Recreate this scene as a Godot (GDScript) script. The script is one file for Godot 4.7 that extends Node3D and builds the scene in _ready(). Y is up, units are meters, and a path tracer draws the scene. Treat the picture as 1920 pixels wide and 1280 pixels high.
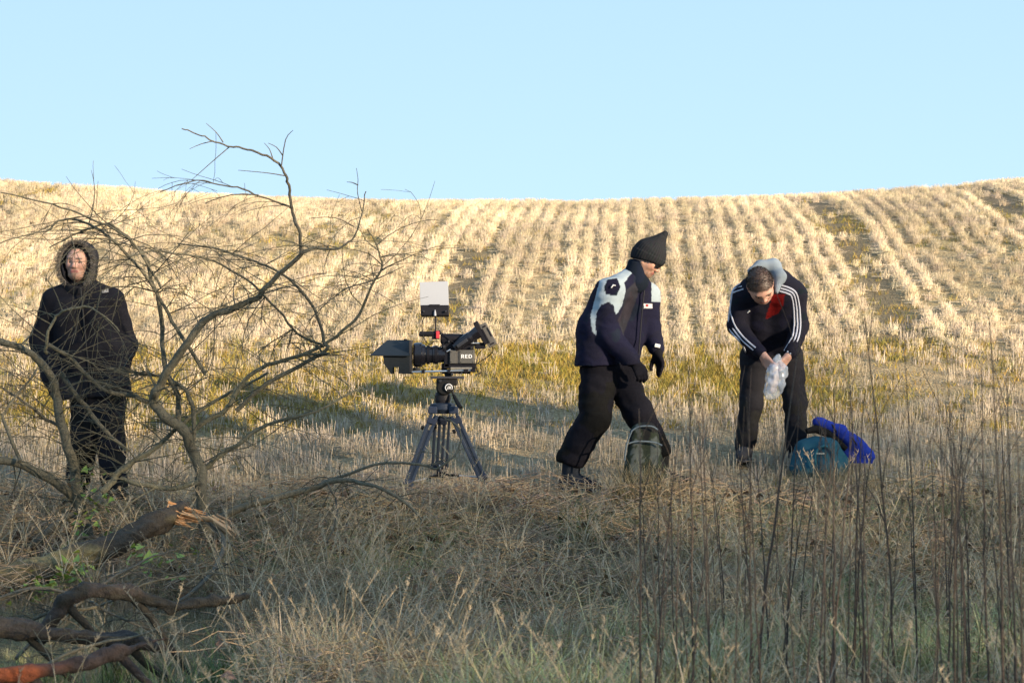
extends Node3D
# A stubble field on a hillside at the edge of a hedgerow: film camera on a tripod, three people, a fallen tree.
# Axes: y up, the camera looks along -z from (0, EYE, 0). d is the distance in front of the lens.

const EYE := 1.62
const F := 3850.0            # focal length in photo pixels (1920 wide)
const ROW := 0.0623          # the drill rows run this far right for each metre forward
var rng := RandomNumberGenerator.new()
var noise := FastNoiseLite.new()
var M := {}
var taken := {}
var no_call: Callable


class MB:
	var v := PackedVector3Array()
	var n := PackedVector3Array()
	var c := PackedColorArray()
	var ix := PackedInt32Array()

	func tube(pts: Array, rad: Array, sides: int, col: Color, col2 = null, cap := false) -> void:
		var count := pts.size()
		var t: Vector3 = (pts[1] - pts[0]).normalized()
		var u := t.cross(Vector3(0.31, 0.77, 0.55)).normalized()
		var base := v.size()
		for i in count:
			var t2: Vector3 = (pts[mini(i + 1, count - 1)] - pts[maxi(i - 1, 0)]).normalized()
			u = (u - t2 * u.dot(t2)).normalized()
			var w := t2.cross(u)
			var cc: Color = col if col2 == null else col.lerp(col2, float(i) / (count - 1))
			for j in sides:
				var a := TAU * j / sides
				var nn := u * cos(a) + w * sin(a)
				v.append(pts[i] + nn * rad[i])
				n.append(nn)
				c.append(cc)
		for i in count - 1:
			for j in sides:
				var a := base + i * sides + j
				var b := base + i * sides + (j + 1) % sides
				ix.append_array(PackedInt32Array([a, a + sides, b, b, a + sides, b + sides]))
		if cap:
			for e in 2:
				var at: int = 0 if e == 0 else count - 1
				var nn: Vector3 = (pts[0] - pts[1]).normalized() if e == 0 else (pts[count - 1] - pts[count - 2]).normalized()
				var s := v.size()
				for j in sides:
					v.append(v[base + at * sides + j])
					n.append(nn)
					c.append(col if col2 == null or e == 0 else col2)
				for j in range(1, sides - 1):
					if e == 0:
						ix.append_array(PackedInt32Array([s, s + j, s + j + 1]))
					else:
						ix.append_array(PackedInt32Array([s, s + j + 1, s + j]))

	func tri(p: Vector3, q: Vector3, r: Vector3, out: Vector3, col: Color) -> void:
		var nn := (q - p).cross(r - p).normalized()
		var s := v.size()
		if nn.dot(out) > 0.0:
			v.append_array(PackedVector3Array([p, r, q]))
		else:
			nn = -nn
			v.append_array(PackedVector3Array([p, q, r]))
		n.append_array(PackedVector3Array([nn, nn, nn]))
		c.append_array(PackedColorArray([col, col, col]))
		ix.append_array(PackedInt32Array([s, s + 1, s + 2]))

	func box(at: Vector3, size: Vector3, bevel: float, turn: Basis, col: Color) -> void:
		var hs := size * 0.5
		for axis in 3:
			for s in [-1.0, 1.0]:
				var base := v.size()
				var a1 := (axis + 1) % 3
				var a2 := (axis + 2) % 3
				for i in 4:
					for j in 4:
						var p := Vector3.ZERO
						p[axis] = hs[axis] * s
						p[a1] = [-hs[a1], -hs[a1] + bevel, hs[a1] - bevel, hs[a1]][i]
						p[a2] = [-hs[a2], -hs[a2] + bevel, hs[a2] - bevel, hs[a2]][j]
						var inn := p.clamp(-hs + Vector3.ONE * bevel, hs - Vector3.ONE * bevel)
						var nn := (p - inn).normalized()
						v.append(at + turn * (inn + nn * bevel))
						n.append(turn * nn)
						c.append(col)
				for i in 3:
					for j in 3:
						var k := base + i * 4 + j
						if s > 0.0:
							ix.append_array(PackedInt32Array([k, k + 1, k + 4, k + 1, k + 5, k + 4]))
						else:
							ix.append_array(PackedInt32Array([k, k + 4, k + 1, k + 1, k + 4, k + 5]))

	func lathe(at: Vector3, axis: Vector3, prof: Array, sides: int, col: Color) -> void:
		# prof: [distance along the axis, radius] pairs, each segment shaded on its own
		for i in prof.size() - 1:
			var p0: Vector2 = prof[i]
			var p1: Vector2 = prof[i + 1]
			var u := axis.cross(Vector3(0.31, 0.77, 0.55)).normalized()
			var w := axis.cross(u)
			var base := v.size()
			var run := p1 - p0
			var slope := Vector2(-run.y, run.x).normalized()
			for e in [p0, p1]:
				for j in sides:
					var a := TAU * j / sides
					var r := u * cos(a) + w * sin(a)
					v.append(at + axis * e.x + r * e.y)
					n.append((r * slope.y + axis * slope.x).normalized())
					c.append(col)
			for j in sides:
				var a := base + j
				var b := base + (j + 1) % sides
				ix.append_array(PackedInt32Array([a, a + sides, b, b, a + sides, b + sides]))

	func prism(poly: PackedVector2Array, place: Transform3D, depth: float, col: Color) -> void:
		var t := Geometry2D.triangulate_polygon(poly)
		var mid := Vector2.ZERO
		for p in poly:
			mid += p / poly.size()
		for k in range(0, t.size(), 3):
			for s in [-0.5, 0.5]:
				tri(place * Vector3(poly[t[k]].x, poly[t[k]].y, depth * s), place * Vector3(poly[t[k + 1]].x, poly[t[k + 1]].y, depth * s), place * Vector3(poly[t[k + 2]].x, poly[t[k + 2]].y, depth * s), place.basis.z * s, col)
		for i in poly.size():
			var p := poly[i]
			var q := poly[(i + 1) % poly.size()]
			var e := (q - p).normalized()
			var o := Vector2(e.y, -e.x)
			if Geometry2D.is_point_in_polygon((p + q) * 0.5 + o * 0.0005, poly):
				o = -o
			var out := place.basis * Vector3(o.x, o.y, 0)
			var a := place * Vector3(p.x, p.y, -depth * 0.5)
			var b := place * Vector3(q.x, q.y, -depth * 0.5)
			var cc := place * Vector3(p.x, p.y, depth * 0.5)
			var d := place * Vector3(q.x, q.y, depth * 0.5)
			tri(a, b, cc, out, col)
			tri(b, d, cc, out, col)

	func mesh(off := Vector3.ZERO) -> ArrayMesh:
		var a := []
		a.resize(Mesh.ARRAY_MAX)
		if off != Vector3.ZERO:
			for i in v.size():
				v[i] -= off
		a[Mesh.ARRAY_VERTEX] = v
		a[Mesh.ARRAY_NORMAL] = n
		a[Mesh.ARRAY_COLOR] = c
		a[Mesh.ARRAY_INDEX] = ix
		var m := ArrayMesh.new()
		m.add_surface_from_arrays(Mesh.PRIMITIVE_TRIANGLES, a)
		return m


class Field:
	# a signed distance field on a grid, meshed as surface nets
	var o: Vector3
	var h: float
	var nx: int
	var ny: int
	var nz: int
	var f := PackedFloat32Array()

	func _init(lo: Vector3, hi: Vector3, cell: float) -> void:
		o = lo
		h = cell
		nx = int((hi.x - lo.x) / cell) + 2
		ny = int((hi.y - lo.y) / cell) + 2
		nz = int((hi.z - lo.z) / cell) + 2
		f.resize(nx * ny * nz)
		f.fill(9.0)

	func cone(a: Vector3, b: Vector3, ra: float, rb: float, k := 0.03, w := Vector3.ZERO, s := 1.0, cut := false) -> void:
		var grow := maxf(ra, rb) * (1.0 if s >= 1.0 else 1.0 / s) + k + h * 3.0
		var lo := (a.min(b) - Vector3.ONE * grow - o) / h
		var hi := (a.max(b) + Vector3.ONE * grow - o) / h
		var ab := b - a
		var flat := s != 1.0
		if flat:
			ab += w * (ab.dot(w) * (s - 1.0))
		var l2 := maxf(ab.length_squared(), 1e-9)
		var dr := rb - ra
		for z in range(maxi(0, int(lo.z)), mini(nz, int(hi.z) + 2)):
			for y in range(maxi(0, int(lo.y)), mini(ny, int(hi.y) + 2)):
				var i := (z * ny + y) * nx
				for x in range(maxi(0, int(lo.x)), mini(nx, int(hi.x) + 2)):
					var p := o + Vector3(x, y, z) * h - a
					if flat:
						p += w * (p.dot(w) * (s - 1.0))
					var t := clampf(p.dot(ab) / l2, 0.0, 1.0)
					var d := (p - ab * t).length() - ra - dr * t
					var g := f[i + x]
					if cut:
						f[i + x] = maxf(g, -d)
					else:
						var q := maxf(k - absf(g - d), 0.0)
						f[i + x] = minf(g, d) - q * q * 0.25 / k

	func at_point(p: Vector3) -> float:
		var q := (p - o) / h
		var x := int(q.x)
		var y := int(q.y)
		var z := int(q.z)
		if q.x < 0.0 or q.y < 0.0 or q.z < 0.0 or x >= nx - 1 or y >= ny - 1 or z >= nz - 1:
			return 9.0
		var t := q - Vector3(x, y, z)
		var i := (z * ny + y) * nx + x
		var s := nx * ny
		var a := lerpf(lerpf(f[i], f[i + 1], t.x), lerpf(f[i + nx], f[i + nx + 1], t.x), t.y)
		var b := lerpf(lerpf(f[i + s], f[i + s + 1], t.x), lerpf(f[i + s + nx], f[i + s + nx + 1], t.x), t.y)
		return lerpf(a, b, t.z)

	func hit(from: Vector3, dir: Vector3, reach: float) -> float:
		# how far along dir the surface lies, or -1
		var t := 0.0
		while t < reach:
			if at_point(from + dir * t) < 0.0:
				return t
			t += h * 0.4
		return -1.0

	func half(at: Vector3, nn: Vector3) -> void:
		# keeps what lies behind the plane
		for z in nz:
			for y in ny:
				var i := (z * ny + y) * nx
				for x in nx:
					var d := (o + Vector3(x, y, z) * h - at).dot(nn)
					if d > f[i + x]:
						f[i + x] = d

	func into(mb: MB, paint: Callable, push: Callable, place := Transform3D.IDENTITY) -> void:
		var at := PackedInt32Array()
		at.resize(f.size())
		at.fill(-1)
		var verts := PackedVector3Array()
		var far := h * 2.5
		var sx := 1
		var sy := nx
		var sz := nx * ny
		for z in nz - 1:
			for y in ny - 1:
				var row := (z * ny + y) * nx
				for x in nx - 1:
					var i := row + x
					if absf(f[i]) > far:
						continue
					var g: Array[float] = [f[i], f[i + 1], f[i + sy], f[i + sy + 1], f[i + sz], f[i + sz + 1], f[i + sz + sy], f[i + sz + sy + 1]]
					var inside := 0
					for q in 8:
						if g[q] < 0.0:
							inside += 1
					if inside == 0 or inside == 8:
						continue
					var sum := Vector3.ZERO
					var m := 0.0
					for q in 8:
						for b in 3:
							var r := q | (1 << b)
							if r != q and (g[q] < 0.0) != (g[r] < 0.0):
								var t := g[q] / (g[q] - g[r])
								var p := Vector3(q & 1, (q >> 1) & 1, (q >> 2) & 1)
								p[b] = t
								sum += p
								m += 1.0
					at[i] = verts.size()
					verts.append(o + (Vector3(x, y, z) + sum / m) * h)
		var tris := PackedInt32Array()
		for z in range(1, nz - 1):
			for y in range(1, ny - 1):
				var row := (z * ny + y) * nx
				for x in range(1, nx - 1):
					var i := row + x
					if at[i] < 0:
						continue
					var here := f[i] < 0.0
					for b in 3:
						var e: int = [sx, sy, sz][b]
						if here == (f[i + e] < 0.0):
							continue
						var u: int = [sy, sz, sx][b]
						var w: int = [sz, sx, sy][b]
						var p0 := at[i]
						var p1 := at[i - u]
						var p2 := at[i - u - w]
						var p3 := at[i - w]
						if p1 < 0 or p2 < 0 or p3 < 0:
							continue
						if here:
							tris.append_array(PackedInt32Array([p0, p2, p1, p0, p3, p2]))
						else:
							tris.append_array(PackedInt32Array([p0, p1, p2, p0, p2, p3]))
		var norms := PackedVector3Array()
		for pass_ in 2:
			norms.resize(0)
			norms.resize(verts.size())
			for k in range(0, tris.size(), 3):
				var a := verts[tris[k]]
				var nn := (verts[tris[k + 2]] - a).cross(verts[tris[k + 1]] - a)
				norms[tris[k]] += nn
				norms[tris[k + 1]] += nn
				norms[tris[k + 2]] += nn
			for k in norms.size():
				norms[k] = norms[k].normalized()
			if pass_ == 0:
				if not push.is_valid():
					break
				for k in verts.size():
					verts[k] += norms[k] * push.call(verts[k], norms[k])
		var base := mb.v.size()
		for k in verts.size():
			mb.v.append(place * verts[k])
			mb.n.append((place.basis * norms[k]).normalized())
			mb.c.append(paint.call(verts[k], norms[k]))
		for k in tris.size():
			mb.ix.append(base + tris[k])


# ---------- small helpers ----------
func W(px: float, py: float, d: float) -> Vector3:
	return Vector3((px - 960.0) / F * d, EYE + (640.0 - py) / F * d, -d)

func numbered(called: String) -> String:
	taken[called] = taken.get(called, -1) + 1
	return called if taken[called] == 0 else "%s_%03d" % [called, taken[called]]

func thing(called: String, label: String, category: String, at: Vector3, group := "") -> Node3D:
	var t := Node3D.new()
	t.name = numbered(called)
	add_child(t)
	t.position = at
	tag(t, label, category, group)
	return t

func tag(t: Node, label: String, category: String, group := "") -> void:
	t.set_meta("label", label)
	t.set_meta("category", category)
	if group != "":
		t.set_meta("group", group)

func part(called: String, mb: MB, m: Material, parent: Node3D, off = null) -> MeshInstance3D:
	var p := MeshInstance3D.new()
	p.name = called
	var shift: Vector3 = off if off != null else parent.global_position
	p.mesh = mb.mesh(shift)
	p.mesh.surface_set_material(0, m)
	parent.add_child(p, true)
	return p

func top(called: String, mb: MB, m: Material) -> MeshInstance3D:
	var p := MeshInstance3D.new()
	p.name = numbered(called)
	p.mesh = mb.mesh()
	p.mesh.surface_set_material(0, m)
	add_child(p)
	return p

func noise_tex(freq: float, size: int, ramp: Array, seed_: int, octaves := 4, normal := false, strength := 4.0) -> NoiseTexture2D:
	var f := FastNoiseLite.new()
	f.seed = seed_
	f.frequency = freq
	f.fractal_octaves = octaves
	var t := NoiseTexture2D.new()
	t.width = size
	t.height = size
	t.seamless = true
	t.noise = f
	if normal:
		t.as_normal_map = true
		t.bump_strength = strength
	elif ramp.size():
		var g := Gradient.new()
		g.offsets = PackedFloat32Array(range(ramp.size()).map(func(k): return 0.15 + 0.7 * k / (ramp.size() - 1.0)))
		g.colors = PackedColorArray(ramp.map(func(k): return (k as Color).linear_to_srgb()))
		t.color_ramp = g
	return t

func mat(col: Color, rough: float, metal := 0.0) -> StandardMaterial3D:
	var m := StandardMaterial3D.new()
	m.albedo_color = col.linear_to_srgb()
	m.roughness = rough
	m.metallic = metal
	return m

func painted(rough: float, metal := 0.0) -> StandardMaterial3D:
	var m := mat(Color.WHITE, rough, metal)
	m.vertex_color_use_as_albedo = true
	return m

func grey(x: float) -> Color:
	return Color(x, x, x)

# height of the ground d metres in front of the lens, x metres to the right
func slope_up(d: float) -> float:
	if d < 24.0:
		return -4.13 + 0.218 * d
	if d < 33.0:
		var t := d - 24.0
		return 1.102 + 0.218 * t - 0.5 * 0.218 / 9.0 * t * t
	return 2.083 - 0.02 * minf(d - 33.0, 150.0)

func ground_h(x: float, z: float) -> float:
	var d := -z
	var a := slope_up(maxf(d, 0.0))
	var b := -1.62
	var k := 0.5
	var q := maxf(k - absf(a - b), 0.0)
	var y := maxf(a, b) + q * q * 0.25 / k
	y += 0.0058 * minf(x * x, 150.0) * clampf((d - 15.0) / 14.0, 0.0, 1.0)
	y += noise.get_noise_2d(x * 22.0, z * 22.0) * 0.05 * clampf((40.0 - absf(d)) / 10.0, 0.0, 1.0)
	return y + EYE

# distance at which the line of sight through a photo pixel meets the ground
func ground_d(px: float, py: float) -> float:
	var lo := 2.0
	for k in 400:
		var d := lo + k * 0.08
		var p := W(px, py, d)
		if p.y < ground_h(p.x, p.z):
			return d
	return 30.0

func on_ground(px: float, d: float) -> Vector3:
	var x := (px - 960.0) / F * d
	return Vector3(x, ground_h(x, -d), -d)


# ---------- light, camera, materials ----------
func set_stage() -> void:
	var cam := Camera3D.new()
	cam.name = "camera"
	cam.position = Vector3(0, EYE, 0)
	cam.near = 0.1
	cam.far = 3000.0
	var lens := CameraAttributesPhysical.new()
	lens.frustum_focal_length = F / 1280.0 * 24.0
	lens.frustum_focus_distance = 14.3
	lens.exposure_aperture = 5.0
	lens.frustum_near = 0.1
	lens.frustum_far = 3000.0
	cam.attributes = lens
	cam.fov = rad_to_deg(2.0 * atan(640.0 / F))
	add_child(cam)
	cam.current = true
	var env := Environment.new()
	env.background_mode = Environment.BG_SKY
	var sky := Sky.new()
	var sm := ProceduralSkyMaterial.new()
	sm.sky_top_color = Color(0.33, 0.54, 0.82).linear_to_srgb()
	sm.sky_horizon_color = Color(0.56, 0.80, 1.0).linear_to_srgb()
	sm.sky_curve = 0.16
	sm.ground_bottom_color = Color(0.16, 0.13, 0.09).linear_to_srgb()
	sm.ground_horizon_color = Color(0.30, 0.27, 0.2).linear_to_srgb()
	sm.sun_angle_max = 1.0
	sky.sky_material = sm
	env.sky = sky
	env.background_energy_multiplier = 0.50
	env.tonemap_mode = Environment.TONE_MAPPER_LINEAR
	env.tonemap_exposure = 2.45
	env.sdfgi_enabled = true
	env.ssao_enabled = true
	env.ssil_enabled = true
	var we := WorldEnvironment.new()
	we.name = "world_environment"
	we.environment = env
	add_child(we)
	var sun := DirectionalLight3D.new()
	sun.name = "sun"
	sun.light_energy = 1.6
	sun.light_color = Color(1.0, 0.91, 0.78)
	sun.light_angular_distance = 0.55
	sun.shadow_enabled = true
	sun.sky_mode = DirectionalLight3D.SKY_MODE_LIGHT_ONLY
	add_child(sun)
	sun.look_at_from_position(SUN, Vector3.ZERO)

const SUN := Vector3(0.746, 0.225, 0.626)

func set_materials() -> void:
	var soil := painted(0.95)
	soil.albedo_texture = noise_tex(0.03, 1024, [Color(0.30, 0.25, 0.18), Color(0.62, 0.55, 0.42), Color(0.9, 0.84, 0.7), Color(1.0, 0.96, 0.86)], 3, 6)
	soil.uv1_triplanar = true
	soil.uv1_world_triplanar = true
	soil.uv1_scale = Vector3.ONE * 0.7
	soil.normal_enabled = true
	soil.normal_texture = noise_tex(0.11, 512, [], 9, 5, true, 8.0)
	M.soil = soil
	M.straw = painted(0.75)
	M.straw.backlight = Color(0.25, 0.22, 0.15)
	M.grass = painted(0.8)
	M.grass.backlight = Color(0.3, 0.28, 0.18)
	var bark := painted(0.9)
	bark.albedo_texture = noise_tex(0.02, 512, [Color(0.45, 0.45, 0.45), Color(0.8, 0.8, 0.78), Color(1, 1, 0.95)], 21, 5)
	bark.uv1_triplanar = true
	bark.uv1_world_triplanar = true
	bark.uv1_scale = Vector3(3.0, 3.0, 3.0)
	bark.normal_enabled = true
	bark.normal_texture = noise_tex(0.05, 512, [], 22, 5, true, 8.0)
	M.bark = bark
	M.leaf = painted(0.55)
	M.leaf.backlight = Color(0.3, 0.4, 0.1)
	var cloth := painted(0.88)
	cloth.normal_enabled = true
	cloth.normal_texture = noise_tex(0.12, 256, [], 31, 3, true, 3.0)
	cloth.uv1_triplanar = true
	cloth.uv1_scale = Vector3.ONE * 6.0
	cloth.metallic_specular = 0.2
	M.cloth = cloth
	M.fur = painted(1.0)
	var skin := painted(0.55)
	skin.subsurf_scatter_enabled = true
	skin.subsurf_scatter_strength = 0.15
	M.skin = skin
	M.gloss = painted(0.25)
	M.plastic = painted(0.55)
	M.plastic.metallic_specular = 0.3
	M.metal = painted(0.3, 0.9)
	M.glass = mat(Color(0.01, 0.01, 0.015), 0.05)
	var bag := mat(Color(0.72, 0.80, 0.90), 0.07)
	bag.transparency = BaseMaterial3D.TRANSPARENCY_ALPHA
	bag.albedo_color.a = 0.3
	M.bag = bag


# ---------- the setting ----------
func tramline(u: float, d: float) -> float:
	# wheel tracks: [place across the rows, half width, from, to]
	var best := 0.0
	var wob := noise.get_noise_2d(u * 40.0, d * 25.0)
	for t in [[-9.6, 0.14, 22.0, 40.0], [-8.2, 0.25, 24.0, 40.0], [-1.94, 0.22, 19.0, 25.0], [2.45, 0.24, 18.0, 30.0], [4.75, 0.28, 24.5, 40.0], [8.6, 0.2, 18.0, 40.0], [-13.5, 0.2, 18.0, 40.0]]:
		var ends := smoothstep(t[2] - 0.6, t[2] + 0.8, d) * (1.0 - smoothstep(t[3] - 2.0, t[3], d))
		var w: float = t[1] * (1.0 + wob * 0.6)
		best = maxf(best, (1.0 - smoothstep(w * 0.5, w * 1.4, absf(u - t[0] + wob * 0.1))) * ends)
	return best

func build_ground() -> void:
	var xs := PackedFloat32Array()
	var ds := PackedFloat32Array()
	for k in range(-100, 101):
		xs.append(k * 0.14)
	for e in [18.0, 24.0, 32.0, 45.0, 70.0, 120.0, 220.0, 450.0, 900.0]:
		xs.append(e)
		xs.insert(0, -e)
	for e in [-500.0, -200.0, -80.0, -40.0, -20.0, -10.0, -5.0, -2.0, 0.0]:
		ds.append(e)
	var d := 1.0
	while d < 36.0:
		ds.append(d)
		d += 0.2
	for e in [38.0, 42.0, 50.0, 65.0, 90.0, 130.0, 190.0, 300.0, 600.0, 1200.0]:
		ds.append(e)
	var mb := MB.new()
	for j in ds.size():
		for i in xs.size():
			var x := xs[i]
			var z := -ds[j]
			mb.v.append(Vector3(x, ground_h(x, z), z))
			var e := 0.1
			mb.n.append(Vector3(ground_h(x - e, z) - ground_h(x + e, z), 2 * e, ground_h(x, z - e) - ground_h(x, z + e)).normalized())
			var u := x - ds[j] * ROW
			var patch := noise.get_noise_2d(x * 18.0 + 40.0, z * 18.0) * 0.5 + 0.5
			var straw := Color(0.48, 0.38, 0.25)
			var moss := Color(0.20, 0.17, 0.04)
			var earth := Color(0.10, 0.085, 0.06)
			var col := straw.lerp(earth, 0.05 + 0.3 * patch)
			if ds[j] < 13.2:
				col = Color(0.22, 0.175, 0.11).lerp(Color(0.14, 0.14, 0.06), patch)
			elif ds[j] < 18.6:
				col = col.lerp(moss, clampf(patch * 1.6 - 0.35, 0.0, 1.0) * clampf((ds[j] - 15.2) * 0.8, 0.25, 1.0))
			else:
				col = col.lerp(Color(0.42, 0.36, 0.18), clampf(patch * 1.2 - 0.2, 0.2, 0.8))
				var t := tramline(u, ds[j])
				col = col.lerp(Color(0.14, 0.12, 0.08), t * 0.85)
			mb.c.append(col)
	for j in ds.size() - 1:
		for i in xs.size() - 1:
			var a := j * xs.size() + i
			var b := a + xs.size()
			mb.ix.append_array(PackedInt32Array([a, b, a + 1, a + 1, b, b + 1]))
	var g := top("ground", mb, M.soil)
	g.set_meta("kind", "structure")

func scatter(called: String, label: String, category: String, mesh: Mesh, spots: Array, m: Material) -> void:
	var mm := MultiMesh.new()
	mm.transform_format = MultiMesh.TRANSFORM_3D
	mm.use_colors = true
	mm.mesh = mesh
	mesh.surface_set_material(0, m)
	mm.instance_count = spots.size()
	for k in spots.size():
		mm.set_instance_transform(k, spots[k][0])
		mm.set_instance_color(k, spots[k][1])
	var o := MultiMeshInstance3D.new()
	o.name = numbered(called)
	o.multimesh = mm
	add_child(o)
	tag(o, label, category)
	o.set_meta("kind", "stuff")

func blade(mb: MB, root: Vector3, dir: Vector3, length: float, width: float, bend: float, col: Color, segs := 3) -> void:
	# a narrow leaf that bends over, as a strip
	var side := dir.cross(Vector3.UP)
	side = side.normalized() if side.length() > 0.01 else Vector3.RIGHT
	side = side.rotated(Vector3.UP, rng.randf_range(-0.9, 0.9))
	var p := root
	var up := Vector3(dir.x * 0.35, 1.0, dir.z * 0.35).normalized()
	var base := mb.v.size()
	for s in segs + 1:
		var t := float(s) / segs
		var dd := up.lerp(Vector3(dir.x, 0.15, dir.z), t * bend).normalized()
		var nn := side.cross(dd).normalized()
		var w := width * (1.0 - t * 0.85) * 0.5
		mb.v.append(p - side * w)
		mb.v.append(p + side * w)
		mb.n.append(nn)
		mb.n.append(nn)
		mb.c.append(col)
		mb.c.append(col)
		p += dd * length / segs
	for s in segs:
		var k := base + s * 2
		# clockwise seen from the side the normal points to
		mb.ix.append_array(PackedInt32Array([k, k + 2, k + 1, k + 1, k + 2, k + 3]))

func stubble_clump(n_: int, long: float, wide: float, hi: float, lean: float, fine := 1.0) -> ArrayMesh:
	var mb := MB.new()
	for k in n_:
		var root := Vector3(rng.randfn(0.0, wide), -0.02, rng.randf_range(-long, long))
		var tall := hi * rng.randf_range(0.45, 1.1)
		var tip := root + Vector3(rng.randfn(0.0, lean), 1.0, rng.randfn(0.0, lean)).normalized() * tall
		var tone := rng.randf_range(0.62, 1.12)
		var col := Color(0.78, 0.65, 0.475) * tone
		if rng.randf() < 0.15:
			col = Color(0.52, 0.43, 0.33) * tone
		var r := rng.randf_range(0.0016, 0.0032) * fine
		mb.tube([root, tip], [r, r * 0.85], 3, col)
		if rng.randf() < 0.45:
			var a := rng.randf() * TAU
			blade(mb, root, Vector3(cos(a), 0, sin(a)), tall * rng.randf_range(0.6, 1.0), 0.007, 0.8, col * 1.05, 2)
	for k in n_ / 4:
		var a := rng.randf() * TAU
		var p := Vector3(rng.randfn(0.0, wide * 2.0), rng.randf_range(0.005, 0.04), rng.randf_range(-long, long))
		var q := p + Vector3(cos(a), rng.randf_range(-0.1, 0.25), sin(a)) * rng.randf_range(0.06, 0.16)
		mb.tube([p, q], [0.0022, 0.0018], 3, Color(0.70, 0.58, 0.43) * rng.randf_range(0.6, 1.1))
	return mb.mesh()

func grass_clump(n_: int, spread: float, lo: float, hi: float, width: float, bend: float, cols: Array) -> ArrayMesh:
	var mb := MB.new()
	for k in n_:
		var a := rng.randf() * TAU
		var dir := Vector3(cos(a), 0, sin(a))
		var r := sqrt(rng.randf()) * spread
		var b := rng.randf() * TAU
		var col: Color = cols[rng.randi() % cols.size()]
		blade(mb, Vector3(cos(b) * r, -0.02, sin(b) * r), dir, rng.randf_range(lo, hi), width * rng.randf_range(0.5, 1.7), bend * rng.randf_range(0.2, 1.5), col * rng.randf_range(0.7, 1.15), 4)
	return mb.mesh()

func put(x: float, z: float, turn: float, s: float, sy := 1.0) -> Transform3D:
	return Transform3D(Basis(Vector3.UP, turn).scaled(Vector3(s, s * sy, s)), Vector3(x, ground_h(x, z), z))

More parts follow.
